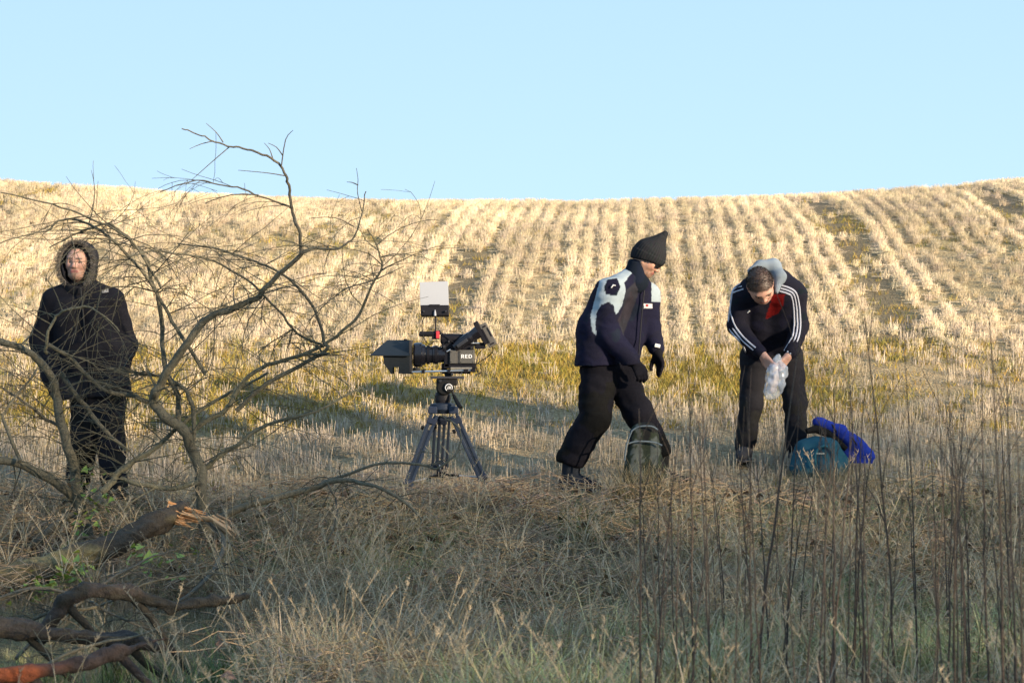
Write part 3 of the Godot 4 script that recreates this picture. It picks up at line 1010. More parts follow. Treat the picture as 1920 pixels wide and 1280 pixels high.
func build_logs() -> void:
	var rough := func(p: Vector3, nn: Vector3) -> float: return noise.get_noise_3d(p.x * 160.0, p.y * 400.0, p.z * 400.0) * 0.03 + noise.get_noise_3d(p.x * 700.0, p.y * 1900.0, p.z * 1900.0) * 0.016
	# broken trunk with a splintered end
	var pts := pixels([[-60, 1110], [60, 1078], [170, 1040], [280, 985], [335, 965]], 11.6, 12.0)
	var root := thing("broken_trunk", "thick broken trunk with bright orange splintered end, ivy on its bark", "trunk", on_ground(60, 11.7))
	var f := Field.new(Vector3(pts[0].x - 0.1, pts[0].y - 0.2, pts[4].z - 0.2), Vector3(pts[4].x + 0.15, pts[4].y + 0.2, pts[0].z + 0.2), 0.012)
	log_body(f, pts, [0.088, 0.08, 0.07, 0.062, 0.06])
	f.half(pts[4], Vector3(0.85, -0.5, 0.1).normalized())
	var mb := MB.new()
	f.into(mb, func(p, _n): return Color(0.075, 0.06, 0.045).lerp(Color(0.28, 0.22, 0.10), clampf(noise.get_noise_3d(p.x * 120.0, p.y * 300.0, p.z * 300.0) * 2.2 + 0.15, 0.0, 0.9)), rough)
	part("bark", mb, M.bark, root)
	var wood := MB.new()
	for k in 90:
		var a := rng.randf() * TAU
		var r := sqrt(rng.randf()) * 0.06
		var p: Vector3 = pts[4] + Vector3(-0.06, 0.02 + cos(a) * r, sin(a) * r)
		var l := rng.randf_range(0.05, 0.12) if k < 60 else rng.randf_range(0.1, 0.26)
		wood.tube([p, p + Vector3(l * 0.9, -l * 0.25 + rng.randfn(0, 0.012), rng.randfn(0, 0.02))], [rng.randf_range(0.005, 0.013), 0.002], 4, Color(0.62, 0.27, 0.09).lerp(Color(0.78, 0.48, 0.24), rng.randf()))
	part("splintered_end", wood, painted(0.8), root)
	var strip := MB.new()
	for e in 14:
		var o := Vector3(rng.randfn(0, 0.012), rng.randfn(0, 0.012), rng.randfn(0, 0.012))
		strip.tube([W(398, 972, 11.95) + o, W(420, 987, 11.95) + o * 1.4, W(437 + rng.randfn(0, 5), 1001 + rng.randfn(0, 4), 11.93) + o], [0.007, 0.009, 0.003], 4, Color(0.50, 0.33, 0.19) * rng.randf_range(0.6, 1.3))
	strip.tube([W(335, 962, 12.0), W(380, 972, 11.97), W(408, 976, 11.95)], [0.014, 0.018, 0.012], 6, Color(0.5, 0.26, 0.11), null, true)
	strip.tube([W(404, 1000, 11.95), W(402, 1060, 11.93), W(398, 1115, 11.92)], [0.008, 0.012, 0.016], 6, Color(0.30, 0.21, 0.13), null, true)
	part("hanging_strip", strip, painted(0.85), root)
	var ivy := MB.new()
	for q in [[110, 1090, 40, 40], [60, 1120, 30, 50], [150, 1070, 22, 30], [270, 1050, 26, 40], [20, 1150, 24, 40], [330, 1060, 16, 40]]:
		for k in q[2]:
			ivy_leaf(ivy, W(q[0] + rng.randfn(0, q[3] * 0.6), q[1] + rng.randfn(0, q[3] * 0.4), 11.5 + rng.randfn(0, 0.1)), rng.randf_range(0.025, 0.055))
	part("ivy_leaves", ivy, M.leaf, root).set_meta("kind", "stuff")
	# dark logs on the ground in front
	var logs := [
		["fallen_log", "dark bare log bent like an elbow lying below the broken trunk", [[70, 1200], [120, 1130], [160, 1108], [240, 1112], [320, 1140], [400, 1128], [460, 1120]], 9.7, 10.0, [0.034, 0.04, 0.038, 0.032, 0.027, 0.022, 0.012], Color(0.035, 0.028, 0.023)],
		["fallen_log", "thick black rotten log lying flat in the grass beside the red brown log", [[-60, 1168], [40, 1180], [130, 1190], [230, 1200], [300, 1215]], 9.4, 9.5, [0.05, 0.046, 0.04, 0.034, 0.018], Color(0.022, 0.02, 0.018)],
		["rotten_log", "red brown rotting log lying in the grass", [[-40, 1268], [50, 1262], [140, 1246], [220, 1224], [310, 1196]], 8.5, 8.9, [0.028, 0.03, 0.027, 0.022, 0.01], Color(0.05, 0.038, 0.032)],
	]
	for l in logs:
		var q := pixels(l[2], l[3], l[4])
		var lo: Vector3 = q[0]
		var hi: Vector3 = q[0]
		for p in q:
			lo = lo.min(p)
			hi = hi.max(p)
		var ff := Field.new(lo - Vector3.ONE * 0.13, hi + Vector3.ONE * 0.13, 0.009)
		log_body(ff, q, l[5])
		var tone: Color = l[6]
		var m2 := MB.new()
		var red: bool = l[0] == "rotten_log"
		ff.into(m2, func(p, _n):
			var w := noise.get_noise_3d(p.x * 150.0, p.y * 350.0, p.z * 350.0) * 0.5 + 0.5
			if red:
				return tone.lerp(Color(0.30, 0.075, 0.025), clampf((w - 0.45) * 3.0, 0.0, 1.0) * clampf(1.0 - (p.x - lo.x - 0.22) * 6.0, 0.03, 1.0))
			return tone.lerp(Color(0.10, 0.078, 0.06), clampf((w - 0.5) * 2.4, 0.0, 0.9)), rough)
		var t := thing(l[0], l[1], "log", Vector3(q[2].x, ground_h(q[2].x, q[2].z), q[2].z))
		part("bark", m2, M.bark, t)
		# a stub or two that carries the log on the ground
		for k in [1, 3]:
			var stub := MB.new()
			var p: Vector3 = q[k]
			stub.tube([p, p + Vector3(0.1, -0.12, -0.05), Vector3(p.x + 0.3, ground_h(p.x, p.z) - 0.05, p.z - 0.12)], [0.024, 0.018, 0.012], 6, tone)
			part("branch_stub", stub, M.bark, t)

# ---------- dry weed stalks ----------
func build_stalks() -> void:
	var kinds: Array[Node3D] = []
	var place := []
	for q in [[1175, 735, 6.2], [1205, 790, 6.0], [1232, 830, 6.6], [1292, 640, 7.0], [1310, 760, 6.5], [1345, 700, 7.2], [1390, 560, 7.4], [1405, 760, 6.6], [1425, 700, 6.0], [1455, 600, 7.5], [1470, 830, 5.6], [1500, 800, 6.2], [1545, 770, 6.6], [1580, 700, 6.4], [1592, 870, 5.6], [1625, 640, 6.8], [1655, 560, 7.6], [1700, 620, 7.2], [1725, 820, 5.4], [1760, 780, 5.8], [1800, 590, 6.4], [1815, 730, 5.2], [1850, 650, 6.0], [1895, 560, 5.2], [1910, 760, 5.0], [1880, 840, 4.8], [1150, 870, 6.2], [1275, 930, 5.6]]:
		place.append(q)
	for k in 62:
		var px := 1130.0 + 830.0 * pow(rng.randf(), 0.75)
		place.append([px, rng.randf_range(720, 1080) - (px - 1130.0) * 0.05, rng.randf_range(5.6, 9.2)])
	for k in 7:
		var t := thing("dry_weed_stalk", "tall thin dark dry weed stalk standing in the foreground grass", "weed stalk", Vector3.ZERO, "dry weed stalks in the foreground")
		var col := Color(0.045, 0.033, 0.03).lerp(Color(0.10, 0.07, 0.05), rng.randf())
		var bend := Vector3(rng.randfn(0, 0.085), 0, rng.randfn(0, 0.05))
		var pts := []
		var rad := []
		var p := Vector3(0, -0.04, 0)
		for s in 13:
			var y := s / 12.0
			pts.append(p)
			rad.append(lerpf(0.0046, 0.0012, y))
			p += (Vector3.UP + bend * (0.4 + y * 1.6) + Vector3(rng.randfn(0, 0.03), 0, rng.randfn(0, 0.03))).normalized() / 12.0
		var mb := MB.new()
		mb.tube(pts, rad, 6, col, col.lerp(Color(0.16, 0.12, 0.09), 0.5))
		part("stem", mb, M.bark, t)
		for s in rng.randi_range(2, 4):
			var i := rng.randi_range(6, 11)
			var tw := MB.new()
			var a := rng.randf() * TAU
			var dir := Vector3(cos(a) * 0.45, 1, sin(a) * 0.45).normalized()
			var e: Vector3 = pts[i]
			var l := rng.randf_range(0.07, 0.2)
			tw.tube([e, e + dir * l * 0.5, e + dir * l + Vector3(dir.x, -0.1, dir.z) * 0.03], [rad[i] * 0.7, 0.0012, 0.0009], 4, col * 1.2)
			part("side_shoot", tw, M.bark, t)
		kinds.append(t)
	var n_ := 0
	for q in place:
		var t: Node3D = kinds[n_] if n_ < 7 else kinds[rng.randi() % 7].duplicate()
		if n_ >= 7:
			t.name = numbered("dry_weed_stalk")
			add_child(t)
		var d: float = q[2] + 1.3
		var p := on_ground(q[0] + rng.randf_range(-10, 40), d)
		var tall: float = W(q[0], q[1], d).y - p.y
		t.position = p
		t.rotation.y = rng.randf() * TAU
		var where := "in the foreground grass right of everyone"
		if q[0] < 1290.0:
			where = "in front of the striding person"
		elif q[0] < 1500.0:
			where = "in front of the bending person"
		elif q[0] < 1650.0:
			where = "in front of the rucksack and blue mat"
		else:
			where = "in the thick foreground clump beyond the blue mat"
		tag(t, ("tall" if tall > 1.15 else "short") + " thin dark dry weed stalk standing " + where, "weed stalk", "dry weed stalks in the foreground")
		var thick := rng.randf_range(0.55, 1.25)
		t.scale = Vector3(maxf(tall, 0.4) * 0.55 + 0.45, maxf(tall, 0.4), maxf(tall, 0.4) * 0.55 + 0.45) * Vector3(thick, 1, thick)
		n_ += 1


# ---------- the film camera and its tripod ----------
const CD := 14.3      # distance of the film camera
const PX := CD / F    # one photo pixel at that distance, in metres

func C(px: float, py: float, z := 0.0) -> Vector3:
	return W(px, py, CD) + Vector3(0, 0, z)

func build_tripod() -> void:
	var root := thing("tripod", "dark blue grey two stage tripod with fluid head carrying the film camera", "tripod", on_ground(832, 14.35))
	var black := Color(0.012, 0.012, 0.014)
	var slate := Color(0.035, 0.045, 0.07)
	var head := MB.new()
	head.box(C(839, 707.5), Vector3(62 * PX, 4.5 * PX, 0.11), 0.004, Basis.IDENTITY, Color(0.05, 0.05, 0.055))
	head.box(C(838, 716), Vector3(40 * PX, 13 * PX, 0.09), 0.01, Basis.IDENTITY, black)
	head.lathe(C(833, 726, -0.07), Vector3(0, 0, 1), [Vector2(0, 0), Vector2(0, 15 * PX), Vector2(0.13, 15 * PX), Vector2(0.14, 12 * PX), Vector2(0.14, 0)], 24, black)
	head.lathe(C(830, 757), Vector3.UP, [Vector2(0, 0), Vector2(0, 13 * PX), Vector2(8 * PX, 15 * PX), Vector2(16 * PX, 15 * PX), Vector2(22 * PX, 12 * PX), Vector2(22 * PX, 0)], 22, Color(0.02, 0.021, 0.026))
	var hd := part("fluid_head", head, M.plastic, root)
	var knob := MB.new()
	knob.lathe(C(842, 726, 0.05), Vector3(0, 0, 1), [Vector2(0, 9.5 * PX), Vector2(0.03, 9.5 * PX), Vector2(0.034, 8.5 * PX), Vector2(0.034, 0)], 24, black)
	part("emblem_disc", knob, M.plastic, hd, root.position)
	var mark := MB.new()
	var ring := []
	for k in 15:
		var a := -0.5 + k * 0.33
		ring.append(C(842, 726, 0.087) + Vector3(cos(a), sin(a), 0) * 6.4 * PX)
	var rr := []
	for k in 15:
		rr.append(0.0034)
	mark.tube(ring, rr, 5, grey(0.75))
	for k in 3:
		mark.tube([C(839.5 + k * 2.4, 729, 0.087), C(841 + k * 2.4, 723, 0.087)], [0.0028, 0.0028], 4, grey(0.75), null, true)
	part("emblem", mark, M.plastic, hd, root.position)
	var pan := MB.new()
	pan.tube([C(847, 730, 0.03), C(852, 742, 0.07)], [0.009, 0.009], 8, grey(0.05), null, true)
	pan.tube([C(851, 740, 0.065), C(859, 755, 0.12), C(865, 763, 0.15)], [0.011, 0.016, 0.014], 9, black, null, true)
	part("pan_handle", pan, M.plastic, root)
	var bowl := MB.new()
	bowl.lathe(C(830, 775), Vector3.UP, [Vector2(0, 0), Vector2(0, 16 * PX), Vector2(8 * PX, 24 * PX), Vector2(18 * PX, 23 * PX), Vector2(20 * PX, 14 * PX), Vector2(20 * PX, 0)], 20, slate)
	for s in [[812, 768, 0.06], [851, 768, 0.06], [832, 766, -0.08]]:
		bowl.box(C(s[0], s[1], s[2]), Vector3(0.065, 0.05, 0.06), 0.008, Basis.IDENTITY, slate * 1.2)
	part("bowl", bowl, M.plastic, root)
	# legs: [top pixel and depth, foot pixel, foot distance]
	for l in [[[816, 774, 0.06], 756, 14.06], [[850, 774, 0.06], 915, 14.2], [[829, 778, -0.06], 823, 14.62]]:
		var a := C(l[0][0], l[0][1], l[0][2])
		var foot := on_ground(l[1], l[2])
		var dir := (foot - a).normalized()
		var side := dir.cross(Vector3(0, 0, 1) if absf(dir.x) > 0.15 else Vector3(0, 0, 1)).normalized()
		var b := Basis(side, -dir, side.cross(-dir)).orthonormalized()
		var len_ := (foot - a).length()
		var mb := MB.new()
		var tones := slate
		if absf(dir.x) > 0.1:
			for s in [-1.0, 1.0]:
				mb.box(a + dir * len_ * 0.42 + side * 0.019 * s, Vector3(0.024, len_ * 0.8, 0.03), 0.006, b, tones)
			mb.box(a + dir * len_ * 0.58, Vector3(0.02, len_ * 0.76, 0.02), 0.004, b, tones * 0.7)
		else:
			for s in [-1.5, -0.5, 0.5, 1.5]:
				mb.box(a + dir * len_ * 0.45 + side * 0.033 * s, Vector3(0.02, len_ * 0.85, 0.024), 0.005, b, tones)
			mb.box(a + dir * len_ * 0.07, Vector3(0.13, 0.02, 0.03), 0.004, b, tones)
			mb.box(a + dir * len_ * 0.86, Vector3(0.13, 0.02, 0.03), 0.004, b, tones)
		var leg := part("leg", mb, M.plastic, root)
		for e in [0.10, 0.83]:
			var cl := MB.new()
			cl.box(a + dir * len_ * e, Vector3(0.068, 0.045, 0.04), 0.006, b, tones * 0.9)
			part("clamp", cl, M.plastic, leg, root.position)
		var br := MB.new()
		br.lathe(a + dir * len_ * 0.2 + side * 0.036, side, [Vector2(0, 0), Vector2(0, 0.015), Vector2(0.02, 0.014), Vector2(0.02, 0)], 10, black)
		part("lock_knob", br, M.plastic, leg, root.position)
		var ft := MB.new()
		ft.tube([foot - dir * 0.12, foot - dir * 0.03, foot + dir * 0.02], [0.013, 0.022, 0.008], 8, Color(0.06, 0.06, 0.065), null, true)
		part("foot", ft, M.plastic, leg, root.position)
	var sp := MB.new()
	var hub := on_ground(827, 14.33) + Vector3(0, 0.085, 0)
	for l in [[756, 14.06], [915, 14.2], [823, 14.62]]:
		var e := hub.lerp(on_ground(l[0], l[1]) + Vector3(0, 0.09, 0), 0.86)
		sp.tube([hub, hub.lerp(e, 0.45)], [0.0095, 0.0095], 8, black, null, true)
		sp.tube([hub.lerp(e, 0.42), e], [0.0065, 0.0065], 8, Color(0.42, 0.42, 0.43), null, true)
		sp.box(e, Vector3(0.035, 0.03, 0.03), 0.006, Basis.IDENTITY, Color(0.32, 0.06, 0.05))
	sp.lathe(hub - Vector3(0, 0.02, 0), Vector3.UP, [Vector2(0, 0), Vector2(0, 0.03), Vector2(0.04, 0.03), Vector2(0.04, 0)], 14, black)
	part("spreader", sp, M.plastic, root)

func build_film_camera() -> void:
	var root := thing("film_camera", "black cinema camera with matte box and raised monitor standing on the tripod", "camera", C(839, 705))
	var black := Color(0.011, 0.011, 0.013)
	var flag := Color(0.014, 0.016, 0.022)
	var body := MB.new()
	body.box(C(866.5, 668.5), Vector3(47 * PX, 26 * PX, 0.12), 0.006, Basis.IDENTITY, Color(0.085, 0.08, 0.075))
	var bd := part("body", body, M.plastic, root)
	var side := MB.new()
	side.box(C(850, 669, 0.061), Vector3(12 * PX, 24 * PX, 0.012), 0.003, Basis.IDENTITY, Color(0.10, 0.095, 0.09))
	part("side_panel", side, M.plastic, bd, root.position)
	side = MB.new()
	side.box(C(875, 669, 0.061), Vector3(27 * PX, 24 * PX, 0.012), 0.003, Basis.IDENTITY, Color(0.10, 0.095, 0.09))
	part("side_panel", side, M.plastic, bd, root.position)
	for q in [[846, 660], [846, 678], [864, 659], [887, 659], [864, 679], [887, 679]]:
		side = MB.new()
		side.lathe(C(q[0], q[1], 0.066), Vector3(0, 0, 1), [Vector2(0, 1.0 * PX), Vector2(0.002, 1.0 * PX), Vector2(0.002, 0)], 6, black)
		part("screw", side, M.plastic, bd, root.position)
	var word := TextMesh.new()
	word.text = "RED"
	var font := SystemFont.new()
	font.font_names = PackedStringArray(["Droid Sans"])
	font.font_weight = 800
	word.font = font
	word.font_size = 16
	word.pixel_size = 0.00215
	word.depth = 0.003
	word.material = mat(grey(0.8), 0.5)
	var wd := MeshInstance3D.new()
	wd.name = "lettering"
	wd.mesh = word
	bd.add_child(wd)
	wd.global_position = C(875.5, 668, 0.0685)
	wd.scale = Vector3(1.25, 1.0, 1.0)
	var mb := MB.new()
	mb.box(C(862, 686), Vector3(60 * PX, 9 * PX, 0.1), 0.004, Basis.IDENTITY, black)
	mb.box(C(838, 672), Vector3(12 * PX, 34 * PX, 0.1), 0.008, Basis.IDENTITY, black)
	mb.box(C(866, 651), Vector3(44 * PX, 9 * PX, 0.1), 0.006, Basis.IDENTITY, black)
	mb.box(C(833, 688), Vector3(10 * PX, 14 * PX, 0.05), 0.006, Basis.IDENTITY, black)
	part("cage", mb, M.plastic, root)
	mb = MB.new()
	mb.box(C(865, 690, 0.02), Vector3(40 * PX, 4 * PX, 0.1), 0.003, Basis.IDENTITY, Color(0.2, 0.19, 0.17))
	mb.box(C(840, 703), Vector3(12 * PX, 6.5 * PX, 0.06), 0.004, Basis.IDENTITY, black)
	mb.box(C(855, 698), Vector3(54 * PX, 5 * PX, 0.09), 0.004, Basis.IDENTITY, black)
	part("base_plate", mb, M.plastic, root)
	for z in [0.055, -0.055]:
		mb = MB.new()
		mb.tube([C(757, 697.5, z), C(885, 694, z)], [1.9 * PX, 1.9 * PX], 10, grey(0.7), null, true)
		var rod := part("support_rod", mb, M.metal, root)
		for x in [[757, 697.5, 6], [770, 697, 5], [794, 696.3, 6], [842, 695, 6], [874, 694.3, 9], [887, 694, 9]]:
			mb = MB.new()
			mb.box(C(x[0], x[1], z), Vector3(x[2] * PX, 7 * PX, 0.03), 0.003, Basis.IDENTITY, black)
			part("rod_clamp", mb, M.plastic, rod, root.position)
	# lens
	mb = MB.new()
	mb.lathe(C(775, 665), Vector3.RIGHT, [Vector2(0, 0), Vector2(0, 21 * PX), Vector2(4 * PX, 23 * PX), Vector2(16 * PX, 23 * PX), Vector2(17 * PX, 20 * PX), Vector2(22 * PX, 19 * PX), Vector2(23 * PX, 16 * PX), Vector2(36 * PX, 15.5 * PX), Vector2(37 * PX, 17 * PX), Vector2(46 * PX, 17 * PX), Vector2(47 * PX, 15 * PX), Vector2(60 * PX, 14 * PX), Vector2(60 * PX, 0)], 32, black)
	var lens := part("lens", mb, M.gloss, root)
	mb = MB.new()
	for x in [800.5, 815.0]:
		mb = MB.new()
		for k in 44:
			var a := TAU * k / 44.0
			mb.box(C(x + 2.5, 665) + Vector3(0, cos(a), sin(a)) * 16.8 * PX, Vector3(5 * PX, 0.006, 0.0095), 0.001, Basis(Vector3.RIGHT, a), black)
		part("gear_ring", mb, M.plastic, lens, root.position)
	mb = MB.new()
	mb.box(C(772, 672, 0.03), Vector3(4 * PX, 58 * PX, 0.012), 0.003, Basis.IDENTITY, grey(0.06))
	mb.box(C(781, 694), Vector3(14 * PX, 10 * PX, 0.05), 0.004, Basis.IDENTITY, grey(0.05))
	part("lens_bracket", mb, M.plastic, lens, root.position)
	# matte box: frame, sloping top flag, side flags with a slot
	mb = MB.new()
	mb.box(C(770, 668), Vector3(5 * PX, 60 * PX, 0.2), 0.004, Basis.IDENTITY, Color(0.03, 0.03, 0.033))
	mb.box(C(760, 637, 0.0), Vector3(6 * PX, 4 * PX, 0.03), 0.002, Basis.IDENTITY, black)
	var mbx := part("matte_box", mb, M.plastic, root)
	mb = MB.new()
	var top4: Array[Vector3] = [C(724, 638, -0.10), C(770, 638, -0.10), C(770, 667, 0.13), C(696, 666, 0.13)]
	var up := (top4[1] - top4[0]).cross(top4[3] - top4[0]).normalized() * -0.003
	for s in [-1.0, 1.0]:
		mb.tri(top4[0] + up * s, top4[1] + up * s, top4[2] + up * s, up * s, flag)
		mb.tri(top4[0] + up * s, top4[2] + up * s, top4[3] + up * s, up * s, flag)
	for k in 4:
		var a: Vector3 = top4[k]
		var b: Vector3 = top4[(k + 1) % 4]
		var out: Vector3 = (a + b) * 0.5 - (top4[0] + top4[2]) * 0.5
		mb.tri(a - up, b - up, a + up, out, flag)
		mb.tri(b - up, b + up, a + up, out, flag)
	part("top_flag", mb, M.plastic, mbx, root.position)
	var poly := PackedVector2Array()
	for q in [[720, 667], [769, 667], [769, 700], [748.5, 700], [748.5, 688], [737.5, 688], [737.5, 701], [735, 701], [721, 681]]:
		var p := C(q[0], q[1])
		poly.append(Vector2(p.x, p.y))
	for z in [0.1, -0.1]:
		mb = MB.new()
		mb.prism(poly, Transform3D(Basis.IDENTITY, Vector3(0, 0, -CD + z)), 0.006, flag)
		part("side_flag", mb, M.plastic, mbx, root.position)
	# viewfinder and its battery
	mb = MB.new()
	var ax := (C(897, 622, 0.05) - C(852, 652, 0.05)).normalized()
	mb.lathe(C(852, 652, 0.05), ax, [Vector2(0, 0), Vector2(0, 8 * PX), Vector2(6 * PX, 9 * PX), Vector2(34 * PX, 11 * PX), Vector2(40 * PX, 10 * PX), Vector2(54 * PX, 12 * PX), Vector2(54 * PX, 0)], 18, black)
	mb.box(C(867, 643, 0.075), Vector3(24 * PX, 7 * PX, 0.03), 0.004, Basis(Vector3(0, 0, 1), 0.6), Color(0.03, 0.03, 0.032))
	part("viewfinder", mb, M.gloss, root)
	mb = MB.new()
	mb.lathe(C(826, 635), Vector3.RIGHT, [Vector2(0, 0), Vector2(0, 9 * PX), Vector2(3 * PX, 10 * PX), Vector2(46 * PX, 9 * PX), Vector2(46 * PX, 0)], 18, black)
	mb.box(C(838, 647), Vector3(20 * PX, 20 * PX, 0.07), 0.006, Basis.IDENTITY, black)
	mb.box(C(880, 640), Vector3(30 * PX, 16 * PX, 0.06), 0.006, Basis.IDENTITY, black)
	mb.box(C(900, 648), Vector3(20 * PX, 12 * PX, 0.06), 0.006, Basis.IDENTITY, black)
	part("top_handle", mb, M.plastic, root)
	mb = MB.new()
	mb.tube([C(871, 643.5, 0.05), C(899, 643, 0.05)], [1.6 * PX, 1.6 * PX], 8, grey(0.75), null, true)
	part("cross_rod", mb, M.metal, root)
	mb = MB.new()
	mb.tube([C(838, 659, 0.055), C(845, 655, 0.055)], [1.5 * PX, 1.5 * PX], 8, grey(0.75), null, true)
	part("cross_rod", mb, M.metal, root)
	var tilt := Basis(Vector3(0, 0, 1), 0.49)
	mb = MB.new()
	mb.box(C(902, 624), Vector3(10 * PX, 47 * PX, 0.11), 0.006, tilt, black)
	mb.box(C(914, 628), Vector3(17 * PX, 46 * PX, 0.105), 0.006, tilt, Color(0.085, 0.08, 0.075))
	var bat := part("battery", mb, M.plastic, root)
	mb = MB.new()
	for q in [[911, 630, 3, 30], [918, 622, 2, 18], [908, 612, 6, 3], [923, 644, 8, 2.5]]:
		mb.box(C(q[0], q[1], 0.054), Vector3(q[2] * PX, q[3] * PX, 0.008), 0.001, tilt, black)
	part("battery_grooves", mb, M.plastic, bat, root.position)
	# microphone, red clamp, monitor on its arm
	mb = MB.new()
	mb.tube([C(786, 626, 0.03), C(788, 626, 0.03), C(812, 626, 0.03), C(826, 623, 0.03)], [3 * PX, 5 * PX, 5 * PX, 4 * PX], 12, black, null, true)
	mb.box(C(817, 632, 0.02), Vector3(14 * PX, 8 * PX, 0.05), 0.004, Basis.IDENTITY, black)
	part("microphone", mb, M.plastic, root)
	mb = MB.new()
	mb.box(C(821, 627.5, 0.035), Vector3(6.5 * PX, 14 * PX, 0.05), 0.004, Basis.IDENTITY, Color(0.5, 0.045, 0.06))
	part("red_clamp", mb, M.plastic, root)
	mb = MB.new()
	mb.tube([C(816.5, 594), C(816.5, 624)], [1.4 * PX, 1.4 * PX], 8, black, null, true)
	mb.lathe(C(816, 589, 0.055), Vector3.UP, [Vector2(-3 * PX, 0), Vector2(-3 * PX, 2.6 * PX), Vector2(3 * PX, 2.2 * PX), Vector2(8 * PX, 0.8 * PX)], 10, Color(0.3, 0.32, 0.36))
	part("monitor_arm", mb, M.plastic, root)
	mb = MB.new()
	var lean := Basis(Vector3.RIGHT, -0.12)
	mb.box(C(815.5, 583, 0.0), Vector3(53 * PX, 20 * PX, 0.085), 0.006, lean, black)
	mb.box(C(815, 573, 0.03), Vector3(20 * PX, 4 * PX, 0.03), 0.002, lean, black)
	var mon := part("monitor", mb, M.plastic, root)
	mb = MB.new()
	mb.box(C(814, 551, 0.012), Vector3(53.5 * PX, 46 * PX, 0.012), 0.002, Basis(Vector3.RIGHT, -0.12) * Basis(Vector3(0, 0, 1), 0.035), Color(0.30, 0.32, 0.36))
	part("sun_shade", mb, M.plastic, mon, root.position)
	# knobs, plugs and screws on the rig
	for q in [[833, 650, 0.06, 3.0], [842, 640, 0.05, 2.4], [858, 648, 0.058, 2.0], [884, 652, 0.058, 2.2], [781, 690, 0.035, 2.6], [848, 701, 0.05, 2.8], [866, 699, 0.05, 2.4], [826, 714, 0.055, 3.0], [795, 584, 0.05, 2.0], [836, 584, 0.05, 2.0]]:
		mb = MB.new()
		mb.lathe(C(q[0], q[1], q[2]), Vector3(0, 0, 1), [Vector2(-0.02, q[3] * PX), Vector2(0.012, q[3] * PX), Vector2(0.016, q[3] * 0.7 * PX), Vector2(0.016, 0)], 10, Color(0.03, 0.03, 0.033))
		part("knob", mb, M.gloss, root)
	for w in [[[846, 652], [838, 662], [836, 674], [843, 684], [856, 688]], [[800, 646], [812, 652], [826, 650], [834, 640]], [[826, 622], [836, 630], [848, 640], [858, 644]], [[797, 592], [792, 604], [792, 618], [796, 636], [806, 646], [814, 640], [822, 640]], [[922, 646], [924, 658], [915, 668], [900, 678], [890, 684]], [[905, 655], [897, 664], [893, 680], [894, 692], [898, 701], [902, 695], [900, 682], [890, 682]]]:
		mb = MB.new()
		var p := []
		for q in w:
			p.append(C(q[0], q[1], 0.045))
		p = smooth(p, 4)
		var r := []
		for k in p.size():
			r.append(0.9 * PX)
		mb.tube(p, r, 6, black)
		part("cable", mb, M.plastic, root)


# ---------- people ----------
# bones: [from, to, radius, radius]
func bounds(bones: Array, grow_: float) -> AABB:
	var lo: Vector3 = bones[0][0]
	var hi: Vector3 = bones[0][0]
	for b in bones:
		var r := maxf(b[2], b[3]) + grow_
		lo = lo.min((b[0] as Vector3).min(b[1]) - Vector3.ONE * r)
		hi = hi.max((b[0] as Vector3).max(b[1]) + Vector3.ONE * r)
	return AABB(lo, hi - lo)

func field_of(bones: Array, cell: float, k: float, thin := 0.0) -> Field:
	var box := bounds(bones, 0.04)
	var f := Field.new(box.position, box.end, cell)
	for b in bones:
		f.cone(b[0], b[1], maxf(b[2] - thin, minf(b[2], 0.022)), maxf(b[3] - thin, minf(b[3], 0.022)), b[4] if b.size() > 4 else k)
	return f

func folds(amp: float, seed_: float) -> Callable:
	return func(p: Vector3, nn: Vector3) -> float:
		var a := noise.get_noise_3d(p.x * 260.0 + seed_, p.y * 520.0, p.z * 260.0)
		var b := noise.get_noise_3d(p.x * 700.0 + p.y * 300.0, p.y * 900.0 + seed_, p.z * 700.0)
		return amp * ((1.0 - absf(a) * 3.2) * 0.7 + b * 0.6)

func flat_paint(col: Color) -> Callable:
	return func(p: Vector3, _n: Vector3) -> Color:
		return col * (1.0 + 0.18 * noise.get_noise_3d(p.x * 300.0, p.y * 300.0, p.z * 300.0))

func frame(fwd: Vector3, up: Vector3) -> Basis:
	var z := fwd.normalized()
	var x := up.cross(z).normalized()
	return Basis(x, z.cross(x), z)

